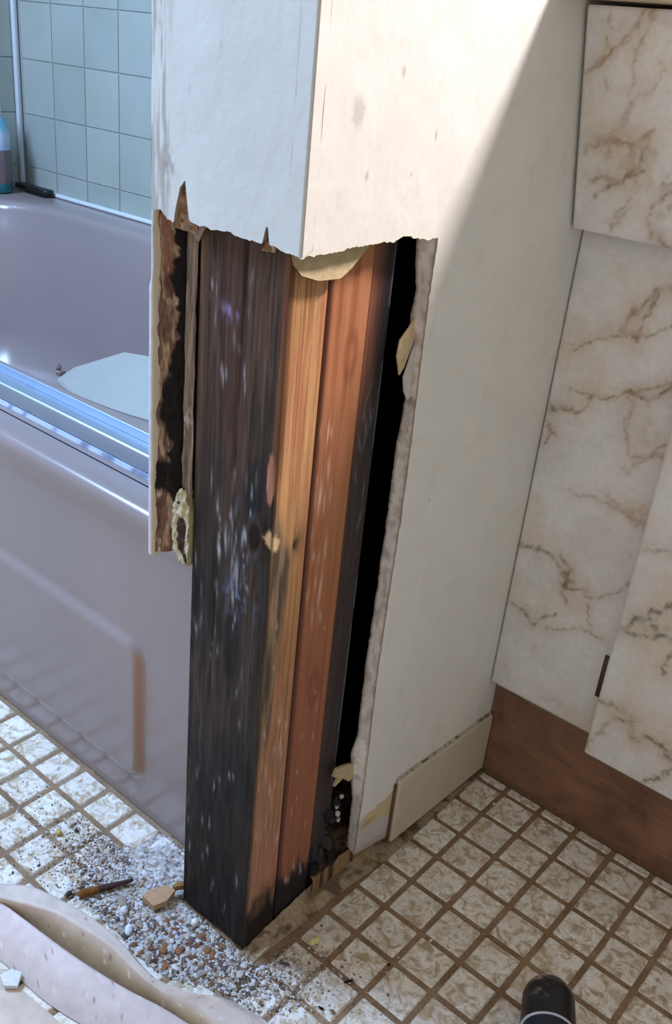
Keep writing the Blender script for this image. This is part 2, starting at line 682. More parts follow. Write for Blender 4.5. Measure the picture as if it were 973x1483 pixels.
# end board (faces the camera's left): x from -0.196 to XW
def end_board():
    m = MB()
    xs = np.linspace(-0.1962, XW, 260)
    pts = [(-0.1962, 0.6905), (-0.186, 0.6935), (-0.1775, 0.688), (-0.1712, 0.6865), (-0.1700, 0.694), (-0.1650, 0.712), (-0.1598, 0.7175), (-0.1568, 0.701), (-0.1545, 0.6905), (-0.147, 0.6895), (-0.128, 0.6895), (-0.115, 0.6905),
           (-0.103, 0.6890), (-0.0822, 0.6895), (-0.0795, 0.7005), (-0.0778, 0.701), (-0.0755, 0.6895), (-0.062, 0.6875), (XW, 0.6862)]
    cut = spline(pts, xs) + jag(xs, 91, 0.0012)
    zt = np.concatenate([np.linspace(0, 1, 80) ** 1.3 * 0.22, [0.3, 0.6, 1.2, HZ - 0.69]])
    Z = cut[:, None] + zt[None, :]
    Z[:, -1] = HZ
    X = np.repeat(xs[:, None], len(zt), 1)
    dent = (fbm(X * 30, Z * 30, 6) - 0.5) * 0.001
    C = np.tile(lin(216, 219, 216), X.shape + (1,))
    st = sst(-0.171, -0.183, X) * sst(0.55, 0.75, fbm(X * 500, Z * 35, 15) + 0.25 * sst(0.80, 0.70, Z))
    C = mixc(C, lin(140, 128, 116), st * 0.55)
    C = mixc(C, lin(120, 105, 90), np.exp(-((X + .176) / .006) ** 2 - ((Z - .722) / .013) ** 2) * sst(.35, .6, fbm(X * 300, Z * 200, 19)) * .6)
    for (a, b, r, s) in [(-0.157, 0.775, .0015, .5), (-.105, .845, .002, .35), (-.128, .805, .001, .4), (-.09, .72, .001, .3)]:
        C = mixc(C, lin(130, 115, 105), (1 - sst(0.6, 1.3, np.hypot(X - a, Z - b) / r)) * s)
    m.grid(np.stack([X, YE + dent, Z], -1), C, flip=True)
    B = np.stack([np.stack([xs, np.full_like(xs, YE), cut], -1), np.stack([xs, np.full_like(xs, YE + 0.011), cut + 0.004], -1),
                  np.stack([xs, np.full_like(xs, YE + 0.011), np.full_like(xs, HZ)], -1)], 1)
    m.grid(B, lin(176, 160, 138))
    # tub-side return
    m.add([(-0.1962, YE, 0.69), (-0.1962, YE + .012, 0.69), (-0.1962, YE + .012, HZ), (-0.1962, YE, HZ)], [(0, 1, 2, 3)], lin(205, 208, 212))
    m.build('drywall_board', M['paint'], wall)
    # brown core showing inside the two tears
    t = MB()
    for cx, w0, z0, z1, sd in [(-0.1635, 0.0125, 0.682, 0.7185, 1), (-0.0788, 0.0055, 0.684, 0.703, 2)]:
        n, k = 26, 9
        a = np.linspace(0, 1, n)
        b = np.linspace(-1, 1, k)
        A, B2 = np.meshgrid(a, b, indexing='ij')
        X = cx + B2 * w0 + A * 0.004
        Zz = z0 + A * (z1 - z0)
        Yy = YE + 0.0035 + (fbm(X * 600, Zz * 250, 8 + sd) - .5) * 0.006
        C = mixc(np.tile(lin(150, 116, 90), X.shape + (1,)), lin(74, 50, 38), sst(.5, .7, fbm(X * 700, Zz * 120, 4)))
        C = mixc(C, lin(196, 170, 150), sst(.58, .7, fbm(X * 500, Zz * 90, 14)))
        t.grid(np.stack([X, Yy, Zz], -1), C, flip=True)
    t.build('torn_paper', M['crumbly'], wall)


end_board()

# corner bead
m = MB()
m.box((XW - 0.0016, YE - 0.0005, 0.687), (XW + 0.0005, YE + 0.0012, HZ), lin(214, 212, 204))
m.build('corner_bead', M['paint'], wall)


# hanging flap of backing paper under the cut
def flap():
    n, k = 30, 8
    ys = np.linspace(-0.347, -0.262, n)
    low = np.interp(ys, [-.347, -.338, -.320, -.296, -.285, -.262], [.680, .672, .6665, .6655, .672, .690])
    P = []
    for a in np.linspace(0, 1, k):
        z = 0.695 * (1 - a) + low * a
        P.append(np.stack([XW - 0.0125 + 0.004 * a * a + 0 * ys, ys, z], -1))
    m = MB()
    P = np.stack(P, 1)
    m.grid(P, lin(186, 168, 132))
    P2 = P.copy()
    P2[..., 0] -= 0.0015
    m.grid(P2, lin(150, 134, 104), flip=True)
    m.build('torn_paper', M['gypsum'], wall)


flap()


def shard(name, pts, thick, col, mat, parent, axis=(1, 0, 0), sub=0.0):
    """irregular flat chip: polygon in 3d, thickened along axis"""
    p = np.asarray(pts, float)
    ax = np.asarray(axis, float) * thick
    n = len(p)
    c1 = p.mean(0)
    c2 = c1 + ax
    V = np.vstack([p, p + ax, [c1 - ax * .25], [c2 + ax * .15]])
    F = [(k, (k + 1) % n, n + (k + 1) % n, n + k) for k in range(n)]
    F += [((k + 1) % n, k, 2 * n) for k in range(n)] + [(n + k, n + (k + 1) % n, 2 * n + 1) for k in range(n)]
    me = mk_mesh(name, V, F, np.tile(col, (len(V), 1)), smooth=False)
    return link(name, me, mat, parent)


# paper flaps at the broken edge
shard('torn_paper', [(-.058, -.190, .632), (-.058, -.203, .616), (-.058, -.2135, .607), (-.058, -.2150, .594), (-.058, -.2085, .577), (-.058, -.203, .583), (-.058, -.196, .600), (-.058, -.190, .615)], 0.0012,
      lin(198, 178, 140), M['gypsum'], wall)
shard('torn_paper', [(-.056, -.190, .605), (-.056, -.197, .596), (-.056, -.205, .575), (-.056, -.2015, .562), (-.056, -.195, .553), (-.056, -.189, .560)], 0.0016,
      lin(205, 198, 186), M['gypsum'], wall)
shard('torn_paper', [(-.062, -.192, .158), (-.062, -.21, .166), (-.062, -.2265, .171), (-.062, -.230, .163), (-.062, -.222, .157), (-.062, -.2265, .148), (-.062, -.214, .151), (-.062, -.203, .140), (-.062, -.192, .143)], 0.003,
      lin(190, 168, 132), M['gypsum'], wall)

shard('torn_paper', [(-.1705, -.343, .6925), (-.160, -.343, .6915), (-.149, -.343, .6925), (-.1435, -.343, .6890), (-.1475, -.3425, .6835), (-.1520, -.342, .6765), (-.1570, -.342, .6800), (-.1640, -.342, .6850), (-.171, -.342, .6875)], 0.0014,
      lin(158, 138, 130), M['gypsum'], wall, (0, -1, 0))
# tub-side board: upright remnant whose decayed end shows left of the post
m = MB()
m.box((-0.1962, -0.30, 0.452), (-0.174, YB, HZ), lin(190, 196, 192))
m.box((-0.1962, YE + 0.011, 0.69), (-0.174, -0.29, HZ), lin(190, 196, 192))
m.build('tub_side_board', M['paint'], wall, smooth=False)
m = MB()
zs = np.linspace(0.402, 0.692, 120)
x0 = np.interp(zs, [.40, .635, .642, .692], [-.1985, -.1985, -.1962, -.1962])
x1 = -0.1925 + (fbm(zs * 120, .3, 61) - .5) * 0.003
rows = [np.stack([x0, np.full_like(zs, -.295), zs], -1), np.stack([x0, np.full_like(zs, -.349), zs], -1), np.stack([x0 + .0012, np.full_like(zs, -.3505), zs], -1),
        np.stack([x1, -.350 + (fbm(zs * 300, .1, 62) - .5) * .002, zs], -1), np.stack([x1 + .001, np.full_like(zs, -.335), zs], -1)]
P = np.stack(rows, 1)
C = np.stack([np.tile(lin(206, 210, 220), (len(zs), 1))] * 3 + [np.tile(lin(205, 190, 165), (len(zs), 1))] * 2, 1)
m.grid(P, C)
m.build('edge_tile', M['paint'], wall)


def decayed_core():
    """crumbling brown and black core of the tub-side board"""
    n, k = 260, 36
    zs = np.linspace(0.4055, 0.6905, n)
    t = np.linspace(0, 1, k)
    Z, Tt = np.meshgrid(zs, t, indexing='ij')
    xl = -0.1938
    xr = -0.1722 + (fbm(zs * 80, .9, 66) - .5) * 0.005
    X = xl + (xr[:, None] - xl) * Tt
    Z = Z + np.where(Z < 0.42, 0.0085 * np.sin(Tt * math.pi * 1.0) * sst(.42, .4055, Z) * -0.2 + sst(.42, .4055, Z) * Tt * .008, 0)
    relief = (fbm(X * 200, Z * 60, 67, 4) - .5)
    Y = -0.3455 + 0.010 * Tt ** 3 + relief * 0.009
    f1 = fbm(X * 230, Z * 60, 68)
    c = np.tile(lin(118, 88, 72), X.shape + (1,))
    c = mixc(c, lin(172, 146, 118), sst(.48, .62, fbm(X * 260, Z * 45, 69)) * .9)
    c = mixc(c, lin(206, 182, 158), sst(.62, .70, fbm(X * 260, Z * 60, 79)) * .8)
    c = mixc(c, lin(92, 56, 48), sst(.52, .68, f1) * .7)
    # black rot patches
    bl = 1.15 * np.exp(-((Z - .540) / .036) ** 2 - ((Tt - .7) / .55) ** 2) + np.exp(-((Z - .478) / .016) ** 2) * 1.0 + sst(.62, .85, Tt + (fbm(Z * 90, .4, 70) - .5) * .6) * sst(.44, .47, Z) * .95
    bl = bl * (0.75 + .5 * fbm(X * 160, Z * 90, 73))
    c = mixc(c, lin(34, 28, 26), sst(.35, .7, bl))
    c = mixc(c, lin(150, 105, 80), sst(.645, .655, Z) * sst(.75, .55, Tt) * .6)
    m = MB()
    m.grid(np.stack([X, Y, Z], -1), c, flip=True)
    # depth side and underside
    e = np.stack([X[:, -1], Y[:, -1], Z[:, -1]], -1)
    e2 = e + [0.001, 0.035, 0]
    m.grid(np.stack([e, e2], 1), lin(40, 32, 28), flip=True)
    b = np.stack([X[0], Y[0], Z[0]], -1)
    m.grid(np.stack([b, b + [0, .035, .004]], 1), lin(90, 70, 55))
    m.build('decayed_core', M['crumbly'], wall)


decayed_core()


def inner_strip():
    n, k = 200, 14
    zs = np.linspace(0.45, 0.688, n)
    t = np.linspace(0, 1, k)
    Z, Tt = np.meshgrid(zs, t, indexing='ij')
    X = -0.1705 + 0.0148 * Tt
    Y = -0.3400 + (fbm(X * 400, Z * 40, 81) - .5) * .004 + .004 * (1 - np.minimum(1, Tt * 5))
    c = np.tile(lin(124, 104, 84), X.shape + (1,))
    c = mixc(c, lin(146, 122, 94), sst(.5, .65, fbm(X * 500, Z * 25, 82)))
    c = mixc(c, lin(84, 68, 54), sst(.55, .7, fbm(X * 300, Z * 30, 83)) * .8)
    c = mixc(c, lin(170, 148, 138), np.exp(-((Z - .535) / .012) ** 2) * sst(.4, .6, fbm(X * 300, Z * 200, 84)))
    m = MB()
    m.grid(np.stack([X, Y, Z], -1), c, flip=True)
    m.box((-0.1695, -0.333, .45), (-0.159, -0.30, .688), lin(50, 40, 34))
    m.build('furring_strip', M['rot'], wall)
    # lower pale plaster piece with a dark centre
    zs = np.linspace(0.404, 0.474, 90)
    Z, Tt = np.meshgrid(zs, np.linspace(0, 1, 26), indexing='ij')
    wl = np.interp(zs, [.404, .415, .43, .455, .466, .474], [-.1640, -.1745, -.1765, -.1755, -.1725, -.1670])
    wr = np.interp(zs, [.404, .415, .43, .455, .466, .474], [-.1565, -.1563, -.1560, -.1560, -.1590, -.1625])
    wl = wl + jag(zs, 85, .0009)
    X = wl[:, None] + (wr - wl)[:, None] * Tt
    Y = -0.3425 + (fbm(X * 300, Z * 200, 86) - .5) * .006
    c = np.tile(lin(190, 180, 142), X.shape + (1,))
    c = mixc(c, lin(206, 198, 178), sst(.45, .6, fbm(X * 250, Z * 150, 87)))
    dk = np.exp(-((Tt - .55) / .27) ** 4 - ((Z - .432) / .017) ** 4) + .9 * np.exp(-((Tt - .8) / .2) ** 2 - ((Z - .409) / .007) ** 2) + 1.2 * np.exp(-((Tt - .35) / .1) ** 2 - ((Z - .4605) / .0018) ** 2)
    c = mixc(c, lin(72, 58, 46), sst(.3, .6, dk * (.75 + .5 * fbm(X * 300, Z * 300, 88))))
    m = MB()
    m.grid(np.stack([X, Y, Z], -1), c, flip=True)
    P0 = np.stack([X, Y, Z], -1)
    m.grid(np.stack([P0[:, 0], P0[:, 0] + [0, .008, 0]], 1), lin(180, 168, 130))
    m.grid(np.stack([P0[:, -1], P0[:, -1] + [0, .008, 0]], 1), lin(180, 168, 130), flip=True)
    m.build('plaster_lump', M['crumbly'], wall)


inner_strip()


# board back behind the cavity, near-black to paint in the void's shade
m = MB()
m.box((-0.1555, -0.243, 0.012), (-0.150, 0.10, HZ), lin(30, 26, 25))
m.build('cavity_shade_back', M['dark'], wall, smooth=False)
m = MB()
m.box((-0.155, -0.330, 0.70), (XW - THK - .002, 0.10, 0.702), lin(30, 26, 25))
m.build('cavity_shade_top', M['dark'], wall, smooth=False)
# bottom plate
m = MB()
xs = np.linspace(-0.150, -0.0605, 30)
ys = np.linspace(-0.243, 0.10, 110)
X, Y = np.meshgrid(xs, ys, indexing='ij')
Z = 0.030 + (fbm(X * 150, Y * 90, 101) - .5) * .010
c = mixc(np.tile(lin(150, 118, 82), X.shape + (1,)), lin(64, 48, 38), sst(.45, .6, fbm(X * 120, Y * 60, 102)))
m.grid(np.stack([X, Y, Z], -1), c)
e = np.stack([X[-1], Y[-1], Z[-1]], -1)
e2 = e.copy()
e2[:, 2] = 0
e2[:, 0] += .001
m.grid(np.stack([e, e2], 1), mixc(np.tile(lin(158, 128, 92), (110, 2, 1)), lin(70, 52, 40), sst(.5, .62, fbm(ys * 90, .2, 103))[:, None] * np.ones((1, 2))), flip=False)
m.build('bottom_plate', M['rot'], wall)
# wet black rubble inside the cavity near the floor
m = MB()


def chunk(mb, loc, r, col, squash=.7, seed=0, jit=.35, rot=None):
    rs = np.random.RandomState(seed)
    ico = [(0, 0, 1), (.894, 0, .447), (.276, .851, .447), (-.724, .526, .447), (-.724, -.526, .447), (.276, -.851, .447),
           (.724, .526, -.447), (-.276, .851, -.447), (-.894, 0, -.447), (-.276, -.851, -.447), (.724, -.526, -.447), (0, 0, -1)]
    fc = [(0, 1, 2), (0, 2, 3), (0, 3, 4), (0, 4, 5), (0, 5, 1), (1, 6, 2), (2, 7, 3), (3, 8, 4), (4, 9, 5), (5, 10, 1),
          (6, 7, 2), (7, 8, 3), (8, 9, 4), (9, 10, 5), (10, 6, 1), (11, 7, 6), (11, 8, 7), (11, 9, 8), (11, 10, 9), (11, 6, 10)]
    V = np.array(ico) * (1 + rs.uniform(-jit, jit, (12, 1))) * (np.asarray(r) if np.ndim(r) else np.array([r, r, r * squash]))
    a = rs.uniform(0, 6.28) if rot is None else rot
    ca, sa = math.cos(a), math.sin(a)
    V = V @ np.array([[ca, sa, 0], [-sa, ca, 0], [0, 0, 1]])
    V = V + np.asarray(loc)
    mb.add(V, fc, col)


for k in range(60):
    y = random.uniform(-.240, -.197)
    z = random.uniform(.03, .11) if y > -.22 else random.uniform(.03, .06)
    c = lin(*random.choice([(34, 34, 38), (48, 48, 54), (60, 58, 56), (40, 34, 28)]))
    chunk(m, (random.uniform(-.10, -.066), y, z), random.uniform(.003, .008), c, 1.4, k)
for k, (y, z, r) in enumerate([(-.206, .093, .0035), (-.203, .115, .0025), (-.210, .105, .0022), (-.2035, .083, .0025)]):
    chunk(m, (-.066, y, z), r, lin(190, 186, 175), 1.2, 500 + k)
o = m.build('cavity_rubble', M['crumbly'], wall, smooth=False)
o['kind'] = 'stuff'


# ------------------------------------------------------------------ studs
def stud(name, x0, x1, y0, y1, z0, z1, colf, mat, label, relief=0.0006, seed=0, groove=None, step=.0018, twist=0.0):
    """a timber with rounded edges; colf(face, a, z) gives its colours"""
    # perimeter going round from the back: start at (x0,y1) -> (x0,y0) -> (x1,y0) -> (x1,y1)
    r = 0.0028
    per = []

    def seg(p, q, n):
        for t in np.linspace(0, 1, n, endpoint=False):
            per.append((p[0] + (q[0] - p[0]) * t, p[1] + (q[1] - p[1]) * t))

    def arc(cx, cy, a0, a1, n):
        for t in np.linspace(0, 1, n, endpoint=False):
            a = math.radians(a0 + (a1 - a0) * t)
            per.append((cx + r * math.cos(a), cy + r * math.sin(a)))
    seg((x0, y1), (x0, y0 + r), 6)
    arc(x0 + r, y0 + r, 180, 270, 4)
    seg((x0 + r, y0), (x1 - r, y0), max(8, int((x1 - x0) / step)))
    arc(x1 - r, y0 + r, 270, 360, 5)
    seg((x1, y0 + r), (x1, y1 - r), max(8, int((y1 - y0) / step)))
    arc(x1 - r, y1 - r, 0, 90, 4)
    per.append((x1 - r, y1))
    per.append((x0, y1))
    per = np.array(per)
    nz = int((z1 - z0) / 0.0024)
    zs = np.linspace(z0, z1, nz)
    PX = np.repeat(per[None, :, 0], nz, 0)
    PY = np.repeat(per[None, :, 1], nz, 0)
    PZ = np.repeat(zs[:, None], len(per), 1)
    cx, cy = (x0 + x1) / 2, (y0 + y1) / 2
    nx = np.where(np.abs(PX - x1) < 1e-6, 1.0, 0) - np.where(np.abs(PX - x0) < 1e-6, 1.0, 0)
    ny = np.where(np.abs(PY - y0) < 1e-6, -1.0, 0)
    h = (fbm(PX * 350 + PY * 350, PZ * 14, seed, 4) - .5) * 2 * relief
    if groove is not None:
        h = h + groove(PX, PY, PZ)
    QX = PX + nx * h
    QY = PY + ny * h
    C = colf(PX, PY, PZ)
    mb = MB()
    P = np.stack([QX, QY, PZ], -1)
    mb.grid(P, C, flip=True)
    top = P[-1]
    nb = len(top)
    mb.add(np.vstack([top, [(cx, cy, z1)]]), [(k, (k + 1) % nb, nb) for k in range(nb)], C[-1].mean(0))
    bot = P[0]
    mb.add(np.vstack([bot, [(cx, cy, z0)]]), [((k + 1) % nb, k, nb) for k in range(nb)], C[0].mean(0))
    o = mb.build(name, mat)
    tag(o, label, 'stud', 'studs bared in the wall opening')
    return o


S1 = (-0.1560, -0.066, -0.3385, -0.2955)


def flecks(A, Z, seed, n, a0, a1, z0, z1, wmin=.0004, wmax=.0011, lmin=.003, lmax=.014, tilt=.15):
    rs = np.random.RandomState(seed)
    out = np.zeros_like(A)
    for k in range(n):
        a = rs.uniform(a0, a1)
        z = rs.uniform(z0, z1)
        ww = rs.uniform(wmin, wmax) * 1.4
        ll = rs.uniform(lmin, lmax)
        t = rs.uniform(-tilt, tilt)
        out = np.maximum(out, np.exp(-(((A - a) - t * (Z - z)) / ww) ** 2 - ((Z - z) / ll) ** 2) * rs.uniform(.5, 1))
    return out


def s1_groove(X, Y, Z):
    front = np.abs(Y - S1[2]) < 1e-6
    # long check line, knot hollow, chipped corner
    gx = -0.1085 + .0015 * np.sin(Z * 20)
    g = -0.0025 * np.exp(-((X - gx) / .0011) ** 2) * sst(.50, .53, Z)
    g2 = -0.0008 * np.exp(-((X + .1475) / .0014) ** 2) * sst(.55, .6, Z)
    g3 = -.002 * np.exp(-((X + .126) / .0012) ** 2) * sst(.42, .40, Z) * sst(.25, .3, Z)
    ring = np.hypot((X + .0815) / .0085, (Z - .462) / .020)
    kn = 0.0035 * np.exp(-((ring - .85) / .25) ** 2) - 0.003 * np.exp(-(ring / .5) ** 2)
    big = (fbm(X * 90, Z * 22, 301) - .5) * .0045 * sst(.52, .40, Z)
    return np.where(front, g + g2 + g3 + kn + big, -0.0035 * np.exp(-((Y + .309) / .002) ** 2 - ((Z - .4505) / .0045) ** 2))


def s1_col(X, Y, Z):
    front = (Y < S1[2] + .0014) & (X < S1[1] - 0.0008)
    f = fbm(X * 420, Z * 16, 201, 4)
    # end face: dark brown on top going black below
    c = np.tile(lin(86, 65, 51), X.shape + (1,))
    c = mixc(c, lin(50, 39, 34), sst(.42, .62, f))
    c = mixc(c, lin(106, 84, 70), sst(.60, .72, fbm(X * 300, Z * 12, 203)) * .6)
    c = mixc(c, lin(108, 84, 66), sst(-.142, -.150, X) * sst(.44, .5, Z) * .75)
    c = mixc(c, lin(84, 56, 48), np.exp(-((X + .118) / .012) ** 2) * sst(.45, .55, Z) * .6)
    low = sst(.60, .44, Z + (fbm(X * 60, Z * 15, 204) - .5) * .16)
    c = mixc(c, lin(39, 31, 27), low * .92)
    c = mixc(c, lin(66, 50, 40), low * sst(.5, .66, fbm(X * 260, Z * 10, 205)) * .7)
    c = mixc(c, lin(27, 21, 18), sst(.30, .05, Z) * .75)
    c = mixc(c, lin(26, 23, 24), (np.exp(-((X + .1085) / .0012) ** 2) * sst(.5, .53, Z) + np.exp(-((X + .1475) / .0014) ** 2) * sst(.55, .6, Z) * .35) * .85)
    c = mixc(c, lin(20, 17, 17), sst(.5, .7, fbm(X * 40, Z * 14, 209)) * low * .9)
    fl = flecks(X, Z, 5, 20, -.15, -.08, .30, .52, .0003, .0007, .003, .010) * .35
    fl = np.maximum(fl, flecks(X, Z, 6, 20, -.128, -.084, .37, .50, .0002, .0007, .002, .014, .18) * .6)
    fl = np.maximum(fl, flecks(X, Z, 7, 12, -.145, -.10, .58, .665, .0003, .0006, .003, .008) * .6)
    fl = np.maximum(fl, flecks(X, Z, 8, 18, -.152, -.08, .03, .28, .0003, .0007, .002, .008) * .45)
    fl = np.maximum(fl, flecks(X, Z, 77, 9, -.128, -.092, .385, .50, .0004, .0010, .004, .016, .12) * .9)
    c = mixc(c, lin(205, 202, 208), fl)
    vio = sst(.5, .66, fbm(X * 300, Z * 110, 211)) * np.exp(-((X + .121) / .012) ** 2 - ((Z - .632) / .006) ** 2)
    c = mixc(c, lin(140, 128, 160), vio * .8)
    blue = sst(.5, .66, fbm(X * 300, Z * 110, 212)) * np.exp(-((X + .098) / .016) ** 2 - ((Z - .40) / .02) ** 2)
    c = mixc(c, lin(120, 130, 165), blue * .6)
    ring = np.hypot((X + .0815) / .0085, (Z - .462) / .020)
    c = mixc(c, lin(72, 62, 58), np.exp(-((ring - .85) / .2) ** 2) * .6)
    # spalled corner showing clean pinkish wood
    ch = np.hypot((X + .0705) / .0042, (Z - .516) / .0225)
    c = mixc(c, lin(176, 118, 96), 1 - sst(.85, 1.05, ch))
    cc = np.hypot((X + .068) / .004, (Z - .4655) / .0085)
    c = mixc(c, lin(226, 190, 150), 1 - sst(.7, 1.1, cc + (fbm(X * 500, Z * 300, 4) - .5) * .7))
    c = mixc(c, lin(128, 84, 60), sst(-.0712, -.0695, X) * sst(.5, .54, Z) * .8)
    endc = c
    # long face: orange fir
    c = np.tile(lin(188, 143, 98), X.shape + (1,))
    gr = vnoise(Y * 700 + 1.2 * fbm(Y * 60, Z * 4, 15), Z * 3, 221)
    c = mixc(c, lin(158, 106, 64), sst(.5, .8, gr) * .75)
    c = mixc(c, lin(164, 118, 92), sst(.45, .18, Z) * .85)
    c = mixc(c, lin(176, 112, 84), sst(.5, .7, fbm(Y * 60, Z * 9, 222)) * .5)
    # grey-olive decay under the knot, along the corner
    wd = np.interp(Z, [.10, .2, .30, .38, .44, .47, .50], [.001, .003, .014, .022, .024, .012, .0])
    dec = sst(0.006, -0.004, (Y - S1[2]) - wd + (fbm(Y * 150, Z * 22, 224) - .5) * .016)
    c = mixc(c, lin(140, 118, 92), dec * .9)
    c = mixc(c, lin(74, 66, 56), dec * sst(.45, .65, fbm(Y * 300, Z * 18, 225)) * .85)
    c = mixc(c, lin(30, 24, 20), np.exp(-((Y + .309) / .0026) ** 2 - ((Z - .4505) / .006) ** 2) * 1.1)
    c = mixc(c, lin(90, 74, 50), np.exp(-((Y + .306) / .006) ** 2 - ((Z - .4555) / .012) ** 2) * .6)
    c = mixc(c, lin(226, 194, 150), (1 - sst(.7, 1.1, np.hypot((Y + .335) / .007, (Z - .4615) / .008) + (fbm(Y * 500, Z * 300, 4) - .5) * .7)))
    wh = np.maximum(flecks(Y, Z, 9, 26, -.332, -.300, .12, .30, .0004, .001, .003, .012), flecks(Y, Z, 10, 8, -.33, -.3, .02, .44, .0003, .0007, .002, .006))
    c = mixc(c, lin(222, 190, 170), wh * .8)
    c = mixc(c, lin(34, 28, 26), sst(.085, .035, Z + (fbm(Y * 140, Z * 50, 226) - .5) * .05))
    c = mixc(c, lin(58, 40, 30), sst(.005, .001, Y - S1[2]) * .8)
    c = mixc(c, lin(96, 62, 40), sst(.0075, .004, Y - S1[2]) * sst(.5, .53, Z) * .7)
    return np.where(front[..., None], endc, c)


stud('wall_stud', *S1, 0.004, 0.7, s1_col, M['rot'], 'corner stud with a black rotted face and orange side, nearest the camera', 0.0008, 41, s1_groove)
S2 = (-0.1500, -0.0672, -0.2925, -0.2440)


def s2_col(X, Y, Z):
    c = np.tile(lin(170, 112, 76), X.shape + (1,))
    gr = vnoise(Y * 600 + 1.5 * fbm(Y * 50, Z * 4, 25), Z * 3, 231)
    c = mixc(c, lin(142, 84, 52), sst(.5, .8, gr) * .75)
    c = mixc(c, lin(180, 122, 84), sst(.55, .7, fbm(Y * 80, Z * 8, 232)) * .6)
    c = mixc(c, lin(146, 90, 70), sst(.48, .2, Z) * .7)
    for (a, b) in [(-.266, .287), (-.262, .60)]:
        d = np.hypot((Y - a) / .008, (Z - b) / .02)
        c = mixc(c, lin(118, 62, 44), np.exp(-((d - .8) / .35) ** 2) * .5)
    wh = np.maximum(flecks(Y, Z, 19, 20, -.290, -.268, .36, .545, .0005, .0011, .004, .014, .08), flecks(Y, Z, 20, 12, -.291, -.25, .06, .4, .0003, .0007, .002, .006))
    c = mixc(c, lin(228, 190, 172), wh * .8)
    c = mixc(c, lin(80, 44, 32), sst(.006, .001, Y - S2[2]) * .8)
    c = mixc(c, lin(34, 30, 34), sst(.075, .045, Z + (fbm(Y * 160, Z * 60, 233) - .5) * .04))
    c = mixc(c, lin(215, 205, 200), flecks(Y, Z, 23, 6, -.285, -.255, .045, .065, .0006, .0011, .003, .006) * .8)
    return c


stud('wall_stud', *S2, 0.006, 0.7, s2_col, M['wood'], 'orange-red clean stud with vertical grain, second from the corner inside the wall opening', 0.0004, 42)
S3 = (-0.1480, -0.0705, -0.2425, -0.2120)


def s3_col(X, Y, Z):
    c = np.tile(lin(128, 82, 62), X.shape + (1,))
    c = mixc(c, lin(40, 36, 36), sst(-.243, -.222, Y + (fbm(Y * 60, Z * 10, 241) - .5) * .012))  # brown fading to near-black: shade of the gap painted into the wood
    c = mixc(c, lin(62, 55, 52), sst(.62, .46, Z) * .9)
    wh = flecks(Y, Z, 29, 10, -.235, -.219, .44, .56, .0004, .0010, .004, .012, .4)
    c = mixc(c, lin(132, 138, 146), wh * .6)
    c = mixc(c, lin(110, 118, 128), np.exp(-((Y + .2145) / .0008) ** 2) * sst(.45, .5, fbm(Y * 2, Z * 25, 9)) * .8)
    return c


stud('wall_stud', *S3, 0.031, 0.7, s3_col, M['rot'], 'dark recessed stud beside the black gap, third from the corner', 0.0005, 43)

# ------------------------------------------------------------------ grime and dirt ridge along the post
m = MB()
ys = np.linspace(-0.352, 0.06, 240)
k = 9
P = []
C = []
hh = np.interp(ys, [-.352, -.34, -.31, -.25, -.2, -.15, -.12, 0.06], [.0, .003, .009, .015, .013, .008, .004, .002])
for a in np.linspace(0, 1, k):
    x = -0.0655 + a * np.interp(ys, [-.352, -.2, -.13, .06], [.014, .022, .030, .033])
    z = hh * (1 - a) ** 1.5 + (fbm(ys * 160, a * 6, 111) - .5) * .004 * (1 - a) + 0.0001 - .001 * a
    P.append(np.stack([x, ys, z], -1))
    c = np.tile(lin(172, 152, 126), (len(ys), 1))
    c = mixc(c, lin(84, 66, 52), sst(.52, .66, fbm(ys * 70, a * 3, 112) + .12 * (1 - a) - .05) * .8)
    c = mixc(c, lin(120, 100, 40), sst(.62, .72, fbm(ys * 60, a * 3, 113)) * .6)
    C.append(c)
m.grid(np.stack(P, 1), np.stack(C, 1))
o = m.build('dirt_ridge', M['crumbly'], floor)
o['kind'] = 'stuff'

# ------------------------------------------------------------------ base tile
bs = empty('baseboard_right')
bs['kind'] = 'structure'
m = MB()
m.add([(XW + .0005, -.1315, .016), (XW + .006, -.1315, .016), (XW + .006, .064, .004), (XW + .0005, .064, .004), (XW + .0005, -.1315, .1045), (XW + .006, -.1315, .1045), (XW + .006, .064, .0885), (XW + .0005, .064, .0885)], [(0, 3, 2, 1), (4, 5, 6, 7), (0, 1, 5, 4), (1, 2, 6, 5), (2, 3, 7, 6), (3, 0, 4, 7)])
m.build('base_tile', M['basetile'], bs, smooth=False, bevel=0.002, seg=3)
m = MB()
ys = np.linspace(-.131, .064, 60)
P = []
for a, b in ((0, .0008), (.0014, .0016), (.003, .0004)):
    P.append(np.stack([XW + a + 0 * ys, ys, np.interp(ys, [-.131, .064], [.1045, .0885]) + b + (fbm(ys * 130, a * 900, 121) - .5) * .0018], -1))
m.grid(np.stack(P, 1), mixc(np.tile(lin(196, 186, 164), (60, 3, 1)), lin(120, 105, 84), sst(.5, .6, fbm(ys * 150, .3, 123))[:, None] * np.ones((1, 3))))
m.build('caulk_bead', M['plain'], bs)
m = MB()
m.box((XW + .0004, -0.1350, 0.014), (XW + 0.003, -0.1316, 0.100), lin(104, 76, 54))
m.build('adhesive', M['crumbly'], bs, bevel=.001)

# ------------------------------------------------------------------ vanity
van = tag(empty('vanity_cabinet', (0.3, 0.25, 0)), 'white vanity cabinet faced in brown-veined marble laminate above a brown toe kick', 'cabinet')


